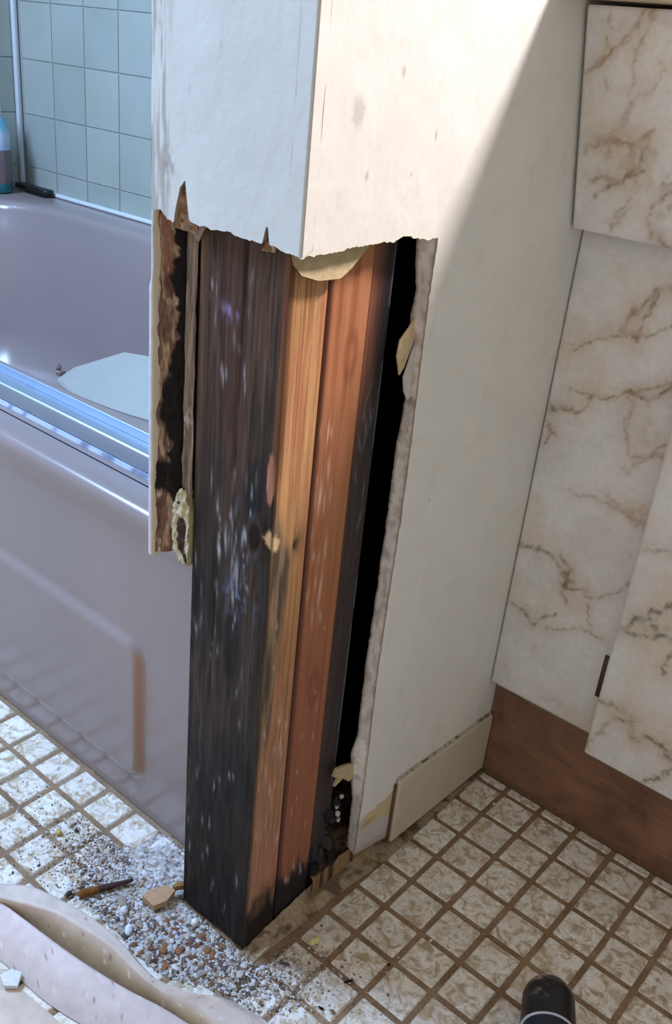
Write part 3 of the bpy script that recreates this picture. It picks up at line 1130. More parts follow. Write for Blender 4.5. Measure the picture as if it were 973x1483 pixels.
def segdist(X, Z, pts):
    d = np.full(X.shape, 9.0)
    for (p, q) in zip(pts[:-1], pts[1:]):
        px, pz, qx, qz = p[0], p[1], q[0], q[1]
        L2 = (qx - px) ** 2 + (qz - pz) ** 2 + 1e-12
        t = np.clip(((X - px) * (qx - px) + (Z - pz) * (qz - pz)) / L2, 0, 1)
        d = np.minimum(d, np.hypot(X - px - t * (qx - px), Z - pz - t * (qz - pz)))
    return d


def unproj(u, v, y):
    q = ((u - 486.5) / 1363.8, (v - 741.5) / 1363.8, 1.0)
    d = [sum(Rm[i][k] * q[i] for i in range(3)) for k in range(3)]
    t = (y - CAMPOS[1]) / d[1]
    return CAMPOS[0] + t * d[0], CAMPOS[2] + t * d[2]


def marble(X, Z, veins, blots, seed):
    """cream laminate printed with brown and olive veins; veins are (width, strength, colour, [(x,z)...])"""
    wx = X + (fbm(X * 110, Z * 110, seed, 4) - .5) * .011 + (fbm(X * 420, Z * 420, seed + 2, 3) - .5) * .004
    wz = Z + (fbm(X * 110 + 9, Z * 110, seed + 1, 4) - .5) * .011 + (fbm(X * 420, Z * 420 + 7, seed + 3, 3) - .5) * .004
    c = np.tile(lin(222, 219, 214), X.shape + (1,))
    c = mixc(c, lin(208, 202, 199), sst(.45, .75, fbm(X * 22, Z * 22, seed + 4)) * .7)
    c = mixc(c, lin(214, 198, 178), sst(.55, .75, fbm(X * 14 + 3, Z * 14, seed + 5)) * .6)
    br = sst(.30, .62, fbm(X * 190, Z * 190, seed + 7, 4))
    for (wd, s, col, pts) in veins:
        d = segdist(wx, wz, pts)
        halo = np.exp(-(d / (wd * 4.5)) ** 2) * .30 * s
        c = mixc(c, lin(196, 172, 140), halo)
        core = np.exp(-(d / (wd * .85)) ** 2) * s * (0.3 + .55 * br)
        c = mixc(c, lin(*col), core)
    for (cx, cz, rx, rz, s, col) in blots:
        d = np.hypot((wx - cx) / rx, (wz - cz) / rz)
        mk = np.exp(-d ** 2 * 1.2) * s * .95 * (.2 + .9 * sst(.42, .6, fbm(X * 150, Z * 150, seed + 9, 4)))
        c = mixc(c, lin(*col), mk)
    return c


def panel(name, xa, xb, za, zb, y0, y1, veins, blots, seed, parent, bevel=.0015, tilt=0.0, xtop=0.0, extra=0.0):
    """laminate panel with a fine colour grid on its front; tilt = forward lean at the top"""
    step = .0016
    nx = int((min(xb, 0.26) - xa) / step) + 2
    xs = np.linspace(xa, min(xb, .26), nx)
    if xb > .26:
        xs = np.concatenate([xs, np.linspace(.26, xb, 60)[1:]])
    zs = np.linspace(za, zb, int((zb - za) / step) + 2)
    X, Z = np.meshgrid(xs, zs, indexing='ij')
    C = marble(X, Z, veins, blots, seed)
    lean = -tilt * (Z - za) / (zb - za)
    Y = y0 + lean
    e = bevel
    m = MB()
    P = np.stack([X, Y, Z], -1)
    # pull rim back for a small rounded arris
    P[0, :, 1] += e
    P[-1, :, 1] += e
    P[:, 0, 1] += e
    P[:, -1, 1] += e
    m.grid(P, C, flip=False)
    th = y1 - y0
    for edge, fl in ((P[0], False), (P[-1], True), (P[:, 0], True), (P[:, -1], False)):
        q = edge.copy()
        q[:, 1] += th
        m.grid(np.stack([edge, q], 1), lin(196, 190, 184), flip=fl)
    Pb = P[[0, -1]][:, [0, -1]].copy()
    Pb[..., 1] += th
    m.grid(Pb, lin(170, 160, 150), flip=True)
    return m.build(name, M['laminate'], parent)


BR = (150, 122, 92)
DB = (122, 96, 78)
OL = (128, 122, 92)
YF = 0.046


def uv(y, *p):
    return [unproj(a, b, y) for a, b in p]


fv = [
    (.0016, .9, OL, uv(YF, (826, 508), (870, 488), (935, 490), (973, 470))),
    (.0030, 1.0, BR, uv(YF, (900, 478), (925, 445), (945, 428), (973, 415))),
    (.0022, .9, DB, uv(YF, (905, 482), (922, 495), (932, 462), (958, 425))),
    (.0018, .9, OL, uv(YF, (828, 565), (858, 576), (880, 580), (915, 568), (973, 555))),
    (.0030, 1.0, DB, uv(YF, (908, 570), (925, 572), (938, 582), (952, 573), (973, 560))),
    (.0026, 1.0, BR, uv(YF, (800, 592), (815, 588), (838, 598), (852, 585), (858, 572))),
    (.0022, .9, BR, uv(YF, (792, 610), (800, 625), (790, 645))),
    (.0026, .7, BR, uv(YF, (912, 580), (908, 620), (910, 655), (935, 662), (973, 640))),
    (.0030, .6, (168, 138, 110), uv(YF, (905, 680), (940, 660), (973, 668))),
    (.0034, .6, (172, 140, 110), uv(YF, (880, 720), (910, 740), (930, 765), (950, 740))),
    (.0022, .7, (160, 140, 124), uv(YF, (825, 712), (860, 722), (900, 738), (925, 762))),
    (.0030, 1.0, OL, uv(YF, (752, 790), (775, 792), (798, 805), (812, 822), (820, 838), (812, 858), (822, 872))),
    (.0026, 1.0, DB, uv(YF, (812, 805), (826, 825), (816, 848), (830, 856), (848, 854))),
    (.0028, 1.0, OL, uv(YF, (742, 872), (758, 884), (768, 905), (785, 895), (800, 888))),
    (.0020, .7, BR, uv(YF, (848, 862), (868, 868), (890, 858), (918, 845))),
    (.0018, .8, OL, uv(YF, (792, 912), (830, 912), (850, 915), (870, 925))),
    (.0018, .5, OL, uv(YF, (730, 960), (735, 970))),
    (.0025, .5, (170, 160, 150), uv(YF, (780, 1008), (810, 1018))),
    (.0018, .8, BR, uv(YF, (850, 875), (850, 895), (855, 905))),
]
fb = []
for (u, v, rx, rz, s, col) in [(805, 592, .006, .005, .9, DB), (800, 625, .006, .008, .6, BR), (825, 500, .005, .004, .7, BR), (910, 800, .012, .02, .35, (186, 160, 132)), (762, 790, .008, .004, .8, OL), (820, 835, .012, .012, .6, BR),
                               (765, 885, .010, .008, .6, OL), (925, 745, .012, .014, .45, (170, 130, 100)), (935, 625, .014, .02, .35, (190, 160, 128)), (925, 470, .012, .016, .5, (180, 140, 110)), (775, 940, .008, .008, .3, (190, 165, 130))]:
    x_, z_ = unproj(u, v, YF)
    fb.append((x_, z_, rx, rz, s, col))
panel('face_panel', -0.0455, 0.80, 0.1475, 0.846, YF, YF + .016, fv, fb, 500, van)

YD = 0.026
dv = [
    (.0035, 1.0, (100, 104, 88), uv(YD, (905, 914), (925, 922), (955, 920), (985, 925))),
    (.0035, 1.0, (104, 102, 90), uv(YD, (905, 908), (930, 895), (955, 885), (985, 868))),
    (.0020, .9, (128, 92, 80), uv(YD, (958, 975), (968, 955), (985, 935))),
    (.0030, 1.0, OL, uv(YD, (868, 1018), (885, 1022), (898, 1030))),
    (.0028, .9, OL, uv(YD, (886, 1040), (900, 1044), (918, 1048), (915, 1062))),
    (.0030, .8, (160, 135, 115), uv(YD, (850, 1080), (866, 1062), (884, 1045))),
    (.0022, .7, OL, uv(YD, (908, 1055), (915, 1070), (925, 1074))),
    (.0032, 1.0, (112, 106, 82), uv(YD, (938, 1070), (958, 1078), (968, 1095), (980, 1110))),
    (.0030, 1.0, (112, 106, 82), uv(YD, (932, 1132), (950, 1126), (973, 1116), (990, 1105))),
    (.0022, .8, OL, uv(YD, (935, 797), (955, 797), (985, 795))),
]
db_ = []
for (u, v, rx, rz, s, col) in [(945, 905, .020, .008, .8, (120, 124, 110)), (965, 1085, .010, .012, .6, OL), (912, 1035, .010, .008, .4, OL)]:
    x_, z_ = unproj(u, v, YD)
    db_.append((x_, z_, rx, rz, s, col))
XD0, ZD0 = unproj(845, 1090, YD)
door = panel('door', XD0, XD0 + .36, ZD0, ZD0 + .50, YD, YD + .018, dv, db_, 600, van)
# hinge knuckle beside the door
m = MB()
hx, hz = unproj(868, 983, YF - .006)
for k in range(3):
    z0 = hz - .027 + k * .019
    a = np.linspace(0, 2 * math.pi, 13)
    ring = np.stack([hx + .0085 + .0042 * np.cos(a), YF - .005 + .0042 * np.sin(a), 0 * a], -1)
    P = np.stack([ring * [1, 1, 0] + [0, 0, z0], ring + [0, 0, z0 + .0015], ring + [0, 0, z0 + .0165], ring * 1 + [0, 0, z0 + .018]], 1)
    m.grid(P, lin(90, 80, 60), flip=True)
m.box((hx - .002, YF - .0016, hz - .026), (hx + .008, YF + .0002, hz + .028))
m.build('hinge', M['metal'], door)

# tilt-out drawer front above, leaning out at the top
YU = 0.020
TILT = 0.052


def uvt(*p):
    out = []
    for a, b in p:
        y = YU
        for _ in range(6):
            x, z = unproj(a, b, y)
            y = YU - TILT * (z - 0.679) / 0.181
        out.append((x, z))
    return out


uvv = [
    (.0020, 1.0, BR, uvt((950, 5), (942, 28), (935, 45), (925, 68), (922, 80))),
    (.0022, .8, BR, uvt((948, 2), (935, 18), (905, 60), (885, 75), (862, 88), (848, 105))),
    (.0016, 1.0, (150, 146, 60), uvt((877, 50), (880, 62), (883, 74))),
    (.0018, .8, BR, uvt((884, 74), (868, 92), (850, 106))),
    (.0016, .6, BR, uvt((884, 25), (893, 38))),
    (.0014, .7, OL, uvt((878, 118), (880, 130))),
    (.0020, .5, BR, uvt((922, 85), (918, 110), (912, 130))),
    (.0030, .7, (170, 140, 118), uvt((925, 140), (905, 165), (895, 190), (875, 205))),
    (.0030, .9, (160, 130, 104), uvt((850, 215), (880, 205), (910, 210), (935, 200), (945, 190))),
    (.0026, .9, BR, uvt((853, 262), (880, 258), (905, 255), (925, 243), (940, 215))),
    (.0020, .9, DB, uvt((862, 285), (880, 268), (905, 258), (930, 250))),
    (.0018, .8, OL, uvt((905, 290), (912, 280), (900, 302), (890, 318))),
    (.0016, .6, BR, uvt((882, 335), (898, 318), (915, 295))),
    (.0022, .8, BR, uvt((940, 310), (938, 335), (945, 348))),
    (.0022, .8, BR, uvt((944, 300), (955, 285), (973, 280))),
    (.0022, .8, BR, uvt((955, 350), (973, 356))),
    (.0014, .6, (160, 158, 90), uvt((955, 95), (962, 98))),
    (.0014, .5, BR, uvt((935, 140), (950, 120), (965, 105))),
]
ub = []
for (u, v, rx, rz, s, col) in [(900, 215, .030, .014, .6, (160, 132, 112)), (900, 258, .024, .010, .6, (150, 124, 96)), (935, 130, .010, .012, .3, (190, 160, 150)), (965, 265, .006, .008, .6, BR), (965, 300, .01, .012, .45, BR), (950, 335, .008, .01, .4, BR)]:
    (x_, z_), = uvt((u, v))
    ub.append((x_, z_, rx, rz, s, col))
panel('drawer_front', -0.0440, 0.72, 0.679, 0.858, YU, YU + .016, uvv, ub, 700, van, tilt=TILT)
m = MB()
m.box((-0.0440, YF + .016, 0.135), (-0.030, YB, 0.846), lin(205, 198, 188))
m.box((0.786, YF + .016, 0.0), (0.80, YB, 0.846), lin(205, 198, 188))
m.box((-0.030, YF + .016, 0.135), (0.786, YB, 0.150), lin(205, 198, 188))
m.build('carcass', M['laminate'], van, smooth=False)
box_obj('toe_kick', (-0.0455, 0.0655, 0.0), (0.786, 0.080, 0.135), M['kick'], van)
m = MB()
xs = np.linspace(-0.036, .786, 160)
P = np.stack([np.stack([xs, .0655 - .0 * xs, np.full_like(xs, .006) + (fbm(xs * 60, .2, 131) - .5) * .004], -1),
              np.stack([xs, .0625 + (fbm(xs * 90, .2, 132) - .5) * .003, np.full_like(xs, .0004)], -1)], 1)
m.grid(P, lin(112, 84, 62), flip=False)
m.build('caulk_bead', M['crumbly'], van)
# countertop
ct = empty('countertop', (0.4, 0.2, 0.861))
tag(ct, 'cream bathroom countertop slab, its front edge just showing above the marbled drawer front', 'countertop')
box_obj('slab', (XW + .001, -0.075, 0.8615), (0.84, YB, 0.8850), mat_vc('counter', 0.3, 0.5, (30, 30, 30), .95, 1.03, 0, base=lin(222, 205, 178)), ct, bevel=.002)
for c in ct.children:
    c.location = (-0.4, -0.2, -0.861)
for c in van.children:
    c.location = (-0.3, -0.25, 0)

# ------------------------------------------------------------------ bathtub
tub = empty('bathtub')
tag(tub, 'lavender-grey enamel bathtub with a moulded apron, left of the opened wall', 'bathtub')
TUBC = lin(146, 133, 131)
XR = -0.1572          # right end of the apron
YA = -0.288


def apron():
    xs = np.concatenate([np.linspace(XL + .002, -0.75, 40)[:-1], np.linspace(-0.75, XR, 200)])
    prof = [(0.0, 0), (0.02, 0), (.04, 0)]
    zs = np.concatenate([np.linspace(0.0, 0.355, 120)])
    X, Z = np.meshgrid(xs, zs, indexing='ij')
    ztop = .2325 + (-.30 - X) * .004
    # proud lower panel: top at ztop, right edge at x=-.285, left edge near the far end
    r = .022
    qx = np.maximum(np.maximum(X + .281, -1.50 - X), -.2)
    qz = np.maximum(Z - ztop, .045 - Z)
    ax = np.maximum(qx + r, 0)
    az = np.maximum(qz + r, 0)
    sd = np.minimum(np.maximum(qx + r, qz + r), 0) + np.hypot(ax, az) - r
    h = sst(.003, -.009, sd) * .0075
    Y = YA - h
    # roll over to the rim
    prof = [(YA - .003, .366), (YA - .0085, .376), (YA - .0105, .384), (YA - .008, .3915), (YA - .001, .3955), (YA + .010, .3965), (YA + .03, .3965)]
    P = np.stack([X, Y, Z], -1)
    cols = np.tile(TUBC, X.shape + (1,))
    # brown reflection of the stud, painted down the raised panel's right edge
    st = np.exp(-((X + .283 + .001) / .005) ** 2) * sst(.222, .212, Z) * sst(.035, .07, Z)
    cols = mixc(cols, lin(168, 130, 102), st * .75)
    cols = mixc(cols, lin(150, 140, 140), sst(.012, 0, Z) * .5)
    extra = []
    for (y, z) in prof:
        extra.append(np.stack([xs, np.full_like(xs, y), np.full_like(xs, z)], -1))
    P = np.concatenate([P, np.stack(extra, 1)], 1)
    C = np.concatenate([cols, np.tile(TUBC, (len(xs), len(prof), 1))], 1)
    m = MB()
    m.grid(P, C, flip=False)
    return m.build('apron', M['tub'], tub)


apron()


def basin():
    """rings from the outer rim rectangle inwards and down"""
    ox0, ox1, oy0, oy1 = XL + .002, XR, YA + .028, YB - .001
    n = 160
    ang = np.linspace(0, 2 * math.pi, n, endpoint=False) + .0001

    def ring(x0, x1, y0, y1, e):
        c, s = np.cos(ang), np.sin(ang)
        den = (np.abs(c) ** e + np.abs(s) ** e) ** (1 / e)
        return (x0 + x1) / 2 + (x1 - x0) / 2 * c / den, (y0 + y1) / 2 + (y1 - y0) / 2 * s / den

    def rimz(y):
        return .3965 + .046 * sst(-.10, .36, y)
    ix0, ix1, iy0, iy1 = -1.555, -.36, -.163, .385
    rows = []
    specs = [(0, 60, 0), (.35, 24, 0), (.9, 9, 0), (1.0, 7, -.001), (1.05, 6, -.004)]
    for (t, e, dz) in specs:
        X, Y = ring(ox0 + (ix0 - ox0) * t, ox1 + (ix1 - ox1) * t, oy0 + (iy0 - oy0) * t, oy1 + (iy1 - oy1) * t, e)
        rows.append(np.stack([X, Y, rimz(Y) + dz], -1))
    for (ins, f, e) in [(.006, .965, 6), (.012, .90, 5.5), (.022, .75, 5), (.034, .55, 4.6), (.048, .32, 4.2), (.068, .14, 4), (.10, .04, 3.6), (.15, .005, 3.4)]:
        X, Y = ring(ix0 + ins * 1.3, ix1 - ins * 1.3, iy0 + ins, iy1 - ins, e)
        zt = rimz(Y) - .004
        rows.append(np.stack([X, Y, .075 + (zt - .075) * f], -1))
    P = np.stack(rows, 0)
    V = P.reshape(-1, 3)
    F = []
    for a in range(len(rows) - 1):
        for b in range(n):
            F.append((a * n + b, a * n + (b + 1) % n, (a + 1) * n + (b + 1) % n, (a + 1) * n + b))
    F = F + [tuple((len(rows) - 1) * n + b for b in range(n))]
    m = MB()
    m.add(V, F, TUBC)
    return m.build('basin', M['tub'], tub)


basin()

# shower door track on the tub's rim
trk = empty('shower_track')
tag(trk, 'shiny aluminium shower door track running along the front rim of the tub', 'track')
xa, xb = XL + .004, -0.200
for (nm, y0, y1, z0, z1, bv) in [('track_base', -.2460, -.1900, .3967, .4005, .0012), ('track_fin', -.2465, -.2400, .4006, .4215, .0028), ('track_fin', -.2330, -.2305, .4006, .4130, .001), ('track_fin', -.1950, -.1920, .4006, .4120, .001)]:
    box_obj(nm, (xa, y0, z0), (xb, y1, z1), M['alu'], trk, bevel=bv, seg=5)
m = MB()
xs = np.linspace(xa, xb, 200)
P = np.stack([np.stack([xs, np.full_like(xs, -.2500) + (fbm(xs * 60, .4, 151) - .5) * .0008, np.full_like(xs, .3968)], -1),
              np.stack([xs, np.full_like(xs, -.2485), np.full_like(xs, .3985)], -1), np.stack([xs, np.full_like(xs, -.2462), np.full_like(xs, .4006)], -1)], 1)
cc = mixc(np.tile(lin(170, 182, 200), (200, 3, 1)), lin(118, 126, 142), sst(.58, .66, fbm(xs * 70, .9, 152))[:, None] * np.ones((1, 3)))
m.grid(P, cc, flip=False)
m.build('caulk_bead', M['plain'], trk)

# pale board lying in the tub


def bp3(u, v, y):
    x, z = unproj(u, v, y)
    return (x, y, z)


bd = [bp3(84, 548, .25), bp3(108, 532, .272), bp3(180, 510, .31), bp3(262, 524, .30), bp3(330, 640, .14), bp3(218, 665, .10)]
o = shard('wallboard_offcut', bd, 0.006, lin(176, 178, 172), M['paint'], None, (0, -.5, -.85))
tag(o, 'pale angular sheet offcut lying inside the bathtub', 'offcut')
o = None
m = MB()
x_, z_ = unproj(85, 533, .262)
chunk(m, (x_, .262, z_), (.016, .006, .007), lin(120, 104, 100), 1, 7)
chunk(m, (x_ + .008, .262, z_ - .008), (.012, .006, .008), lin(176, 160, 158), 1, 8)
o = m.build('plaster_chunk', M['plain'], None, smooth=False)
tag(o, 'dark and pink chip lying at the tip of the pale sheet inside the bathtub', 'rubble')


# bottle and brush on the far ledge
def lathe(mb, prof, cx, cy, z0, n=28, cols=None, sx=1.0, sy=1.0):
    a = np.linspace(0, 2 * math.pi, n + 1)
    P = np.stack([np.stack([cx + r * sx * np.cos(a), cy + r * sy * np.sin(a), np.full_like(a, z0 + z)], -1) for r, z in prof], 1)
    if cols is None:
        C = None
    else:
        C = np.tile(np.asarray(cols)[None], (n + 1, 1, 1))
    mb.grid(P, C, flip=True)


bt = empty('shampoo_bottle', (-1.612, .385, .4435))
tag(bt, 'bottle with pale blue top, brown-grey body and teal foot on the tub ledge', 'bottle')
m = MB()
lathe(m, [(0.0, .0), (.029, .0), (.032, .003), (.032, .020)], 0, 0, 0, cols=[lin(30, 110, 120)] * 4)
m.build('foot_band', mat_vc('bottle_plastic', .35, .5, (40, 40, 40), .95, 1.05, 0), bt)
m = MB()
lathe(m, [(.0322, .020), (.033, .03), (.033, .085), (.032, .09)], 0, 0, 0, cols=[lin(112, 98, 100)] * 4)
m.build('body', bpy.data.materials['bottle_plastic'], bt)
m = MB()
lathe(m, [(.032, .09), (.032, .12), (.030, .135), (.022, .15), (.013, .158), (.013, .165)], 0, 0, 0, cols=[lin(170, 190, 215), lin(190, 205, 225), lin(110, 175, 200), lin(80, 160, 185), lin(200, 210, 220), lin(200, 210, 220)])
m.build('shoulder', bpy.data.materials['bottle_plastic'], bt)
m = MB()
lathe(m, [(.0165, .160), (.0165, .186), (.015, .189), (0, .189)], 0, 0, 0, cols=[lin(210, 225, 235)] * 4)
m.build('cap', bpy.data.materials['bottle_plastic'], bt)
br = empty('scrub_brush', (-1.565, .447, .443))
tag(br, 'black low elongated brush lying in the far back corner of the tub ledge', 'brush')
m = MB()
m.box((-.060, -.012, .006), (.060, .012, .017), lin(24, 26, 24))
m.build('handle', M['black'], br, bevel=.004)
m = MB()
m.box((-.020, -.010, .0), (.055, .010, .0055), lin(14, 15, 14))
m.build('bristles', M['black'], br, smooth=False)

# ------------------------------------------------------------------ black tool handle, lower right
tl = empty('tool_handle')
ax0 = Vector((0.1845, -0.1785, 0.0255))
direc = Vector((0.055, -0.105, 0.004)).normalized()
side = direc.cross(Vector((0, 0, 1))).normalized()
upv = side.cross(direc).normalized()


def along(mb, prof, colf=None, n=48):
    a = np.linspace(0, 2 * math.pi, n + 1)
    P = []
    for (s, r) in prof:
        c = np.array(ax0 + direc * s)
        P.append(c + r * (np.cos(a)[:, None] * np.array(side) + np.sin(a)[:, None] * np.array(upv)))
    P = np.stack(P, 1)
    C = None
    if colf is not None:
        S = np.repeat(np.array([p[0] for p in prof])[None], n + 1, 0)
        C = colf(P, S)
    mb.grid(P, C)


R_ = .0245
prof = [(-R_ * .98 * math.cos(t) + R_ * .55, R_ * math.sin(t) ** .85) for t in np.linspace(0.001, math.pi / 2, 26)] + [(R_ * .55 + s, R_ + s * .03) for s in np.linspace(.002, .030, 10)]


def toolc(P, S):
    c = np.tile(lin(26, 25, 27), P.shape[:2] + (1,))
    f = fbm(P[..., 0] * 420, P[..., 1] * 420, 161)
    c = mixc(c, lin(176, 168, 158), sst(.46, .58, f) * sst(.009, .001, S + (fbm(P[..., 0] * 90, P[..., 1] * 90, 162) - .5) * .006))
    c = mixc(c, lin(150, 146, 144), sst(.55, .68, f) * np.exp(-((S - .020) / .005) ** 2) * np.exp(-((P[..., 0] - .186) / .006) ** 2))
    return c


m = MB()
along(m, prof, toolc)
m.build('rounded_nose', M['black'], tl)
m = MB()
s0 = prof[-1][0]
along(m, [(s0, R_), (s0, R_ + .0008), (s0 + .0012, R_ + .0008), (s0 + .0012, R_ - .0015)])
m.build('white_ring', mat_vc('white_ring', .4, .4, (90, 90, 90), .7, 1.1, 0, base=lin(205, 205, 210)), tl)
m = MB()
along(m, [(s0 + .0008, R_ - .001), (s0 + .015, R_ - .0015), (s0 + .15, R_ - .003), (s0 + .155, R_ - .006), (s0 + .156, 0)])
m.build('grip', mat_vc('navy_grip', .45, .4, (90, 90, 90), .9, 1.1, .1, base=lin(24, 25, 36)), tl)
tag(tl, 'black round-nosed tool handle with scuffed tip and thin white ring at the bottom edge', 'tool')


# ------------------------------------------------------------------ peeled cream strip, lower left
def fl(u, v, z):
    q = ((u - 486.5) / 1363.8, (v - 741.5) / 1363.8, 1.0)
    d = [sum(Rm[i][k] * q[i] for i in range(3)) for k in range(3)]
    t = (z - CAMPOS[2]) / d[2]
    return (CAMPOS[0] + t * d[0], CAMPOS[1] + t * d[1], z)


lipo = [fl(-60, 1262, .026), fl(0, 1279, .026), fl(46, 1284, .028), fl(92, 1305, .030), fl(139, 1333, .031), fl(176, 1365, .030), fl(203, 1397, .027), fl(231, 1420, .023), fl(277, 1437, .018), fl(314, 1444, .013), fl(338, 1462, .008), fl(365, 1483, .004), fl(395, 1515, .002)]
lipi = [fl(-60, 1288, .0275), fl(0, 1300, .0275), fl(46, 1311, .0295), fl(83, 1322, .0315), fl(120, 1343, .0325), fl(157, 1366, .0315), fl(185, 1393, .0285), fl(213, 1420, .0245), fl(245, 1441, .0195), fl(280, 1452, .014), fl(310, 1475, .009), fl(338, 1498, .005), fl(365, 1530, .003)]
outr = [(p[0] + .004, p[1] + .012, .0015) for p in lipo]
f1 = [fl(-60, 1278, .021), fl(0, 1307, .021), fl(28, 1326, .0215), fl(60, 1351, .022), fl(97, 1379, .022), fl(139, 1407, .021), fl(185, 1434, .0185), fl(231, 1457, .015), fl(273, 1483, .011), fl(310, 1510, .008), fl(340, 1535, .005), fl(362, 1555, .004), fl(385, 1575, .003)]
f2 = [fl(-60, 1345, .0015), fl(0, 1390, .0015), fl(28, 1417, .0015), fl(60, 1446, .0015), fl(92, 1468, .0015), fl(120, 1485, .0015), fl(150, 1505, .0015), fl(185, 1528, .0015), fl(220, 1550, .0015), fl(250, 1570, .0015), fl(280, 1590, .0015), fl(310, 1610, .0015), fl(330, 1630, .0015)]
NP = 140
L = {k: smoothpath(v, NP) for k, v in dict(o=lipo, i=lipi, w=outr, a=f1, b=f2).items()}


def lerp3(a, b, t):
    return a * (1 - t) + b * t


valley = lerp3(L['i'], L['a'], .62)
valley[:, 2] = np.maximum(.003, np.minimum(L['i'][:, 2], L['a'][:, 2]) - .018)
wallpt = lerp3(L['i'], valley, .55)
wallpt[:, 2] = L['i'][:, 2] * .45 + valley[:, 2] * .55
frontin = L['a'] + (valley - L['a']) * .25
frontin[:, 2] = L['a'][:, 2] - .002
rows = [L['w'], lerp3(L['w'], L['o'], .6) + [0, 0, .001], L['o'], L['i'], wallpt, valley, frontin, L['a'], lerp3(L['a'], L['b'], .5) + [0, 0, .0015], L['b']]
ncol = [lin(205, 190, 176)] * 2 + [lin(216, 200, 188), lin(214, 198, 184), lin(180, 158, 126), lin(150, 128, 100), lin(190, 172, 156), lin(216, 200, 194), lin(212, 196, 190), lin(190, 176, 168)]  # inner rows darker: shade inside the fold painted into the sheet colour
st = empty('vinyl_base_strip')
tag(st, 'cream peeled wall base strip curled open along its length, at the lower left corner', 'strip')
# refine across
P = np.stack(rows, 1)
C = np.stack([np.tile(c, (NP, 1)) for c in ncol], 1)
tt = np.linspace(0, len(rows) - 1, 55)
Pf = np.zeros((NP, 55, 3))
Cf = np.zeros((NP, 55, 3))
for k, t in enumerate(tt):
    i = min(int(t), len(rows) - 2)
    u = t - i
    Pf[:, k] = P[:, i] * (1 - u) + P[:, i + 1] * u
    Cf[:, k] = C[:, i] * (1 - u) + C[:, i + 1] * u
f = fbm(Pf[..., 0] * 500, Pf[..., 1] * 500, 171)
Cf = mixc(Cf, lin(110, 84, 64), sst(.76, .82, f) * .7)
Cf = mixc(Cf, lin(236, 228, 220), sst(.75, .82, fbm(Pf[..., 0] * 300 + 5, Pf[..., 1] * 300, 172)) * .8)
m = MB()
rim = 30
m.grid(Pf[:, :], Cf[:, :])
B = Pf.copy()
B[..., 2] = np.maximum(.0004, B[..., 2] - .0016)
m.grid(B, Cf * .8, flip=True)
m.build('curled_sheet', M['strip'], st)
# flat sheet in front of it
m = MB()
q = [fl(-70, 1375, .0012), fl(0, 1403, .0012), fl(40, 1440, .0012), fl(90, 1483, .0012), fl(130, 1520, .0012), fl(60, 1600, .0012), fl(-90, 1560, .0012)]
o = shard('hardboard_offcut', q, .0016, lin(200, 186, 170), M['strip'], None, (0, 0, -1))
tag(o, 'flat cream sheet on the floor in front of the curled strip, bottom left corner', 'offcut')


def chip(name, u, v, w, h, t, col, label, cat, seed, group=None, z0=.0015, rot=0.0, mat='plain', n=7):
    x, y, _ = fl(u, v, z0)
    rs = np.random.RandomState(seed)
    pts = []
    for k in range(n):
        a = 2 * math.pi * k / n + rs.uniform(-.25, .25)
        rr = rs.uniform(.8, 1.15)
        px, py = math.cos(a) * w * rr, math.sin(a) * h * rr
        ca, sa = math.cos(rot), math.sin(rot)
        pts.append((x + px * ca - py * sa, y + px * sa + py * ca, z0 + rs.uniform(0, t * .3)))
    o = shard(name, pts, t, lin(*col), M[mat], None, (0, 0, 1))
    tag(o, label, cat, group)
    return o


def lump(name, u, v, r, col, label, cat, seed, mat='crumbly', z=None, squash=.7, col2=None):
    zc = (r if not np.ndim(r) else r[2]) * .85 if z is None else z
    x, y, _ = fl(u, v, zc)
    m = MB()
    chunk(m, (0, 0, 0), r, lin(*col), squash, seed, .22)
    if col2:
        C = m.C[0].copy()
        C[m.V[0][:, 0] < 0] = lin(*col2)
        m.C[0] = C
    o = m.build(name, M[mat], None, smooth=False)
    o.location = (x, y, zc)
    b = o.modifiers.new('bevel', 'BEVEL')
    b.width = .0008
    b.segments = 1
    tag(o, label, cat, 'plaster chunks on the floor')
    return o


chip('tile_fragment', 14, 1420, .012, .010, .004, (214, 218, 222), 'grey-white broken tile piece on the flat sheet, at the left edge', 'fragment', 3, z0=.003, n=5)
lump('plaster_chunk', 351, 1353, (.0105, .008, .009), (226, 222, 196), 'pale blue and cream plaster lump at the foot of the black corner stud', 'rubble', 12, 'plain', col2=(196, 218, 236))
chip('wood_fragment', 231, 1303, .0165, .0125, .007, (188, 150, 116), 'flat tan piece of board lying left of the black corner stud', 'fragment', 4, z0=.004, rot=.9, n=6)
chip('wood_fragment', 262, 1287, .010, .0042, .006, (150, 110, 66), 'small brown sliver leaning on the tan board piece, beside the black stud', 'fragment', 5, z0=.008, rot=1.2, n=5)
lump('plaster_chunk', 456, 1362, (.009, .005, .004), (226, 212, 150), 'yellowish plaster crumb on a floor tile right of the post', 'rubble', 15, 'plain')
lump('plaster_chunk', 283, 1335, (.0058, .0048, .005), (236, 232, 226), 'bright white plaster lump left of the stud foot, nearest to the black post', 'rubble', 16, 'plain')
lump('plaster_chunk', 187, 1346, (.008, .0045, .004), (224, 228, 240), 'long white plaster lump beside the curled strip edge', 'rubble', 17, 'plain')
lump('plaster_chunk', 180, 1318, (.005, .0045, .004), (226, 226, 230), 'small white plaster lump below the brown stick', 'rubble', 18, 'plain')
lump('plaster_chunk', 85, 1205, (.005, .004, .0035), (196, 176, 110), 'yellow-brown crumb on a white tile in front of the tub', 'rubble', 19, 'plain')
lump('plaster_chunk', 110, 1202, (.003, .0025, .0025), (90, 80, 74), 'dark crumb beside the yellow-brown one on a white tile', 'rubble', 20, 'plain')
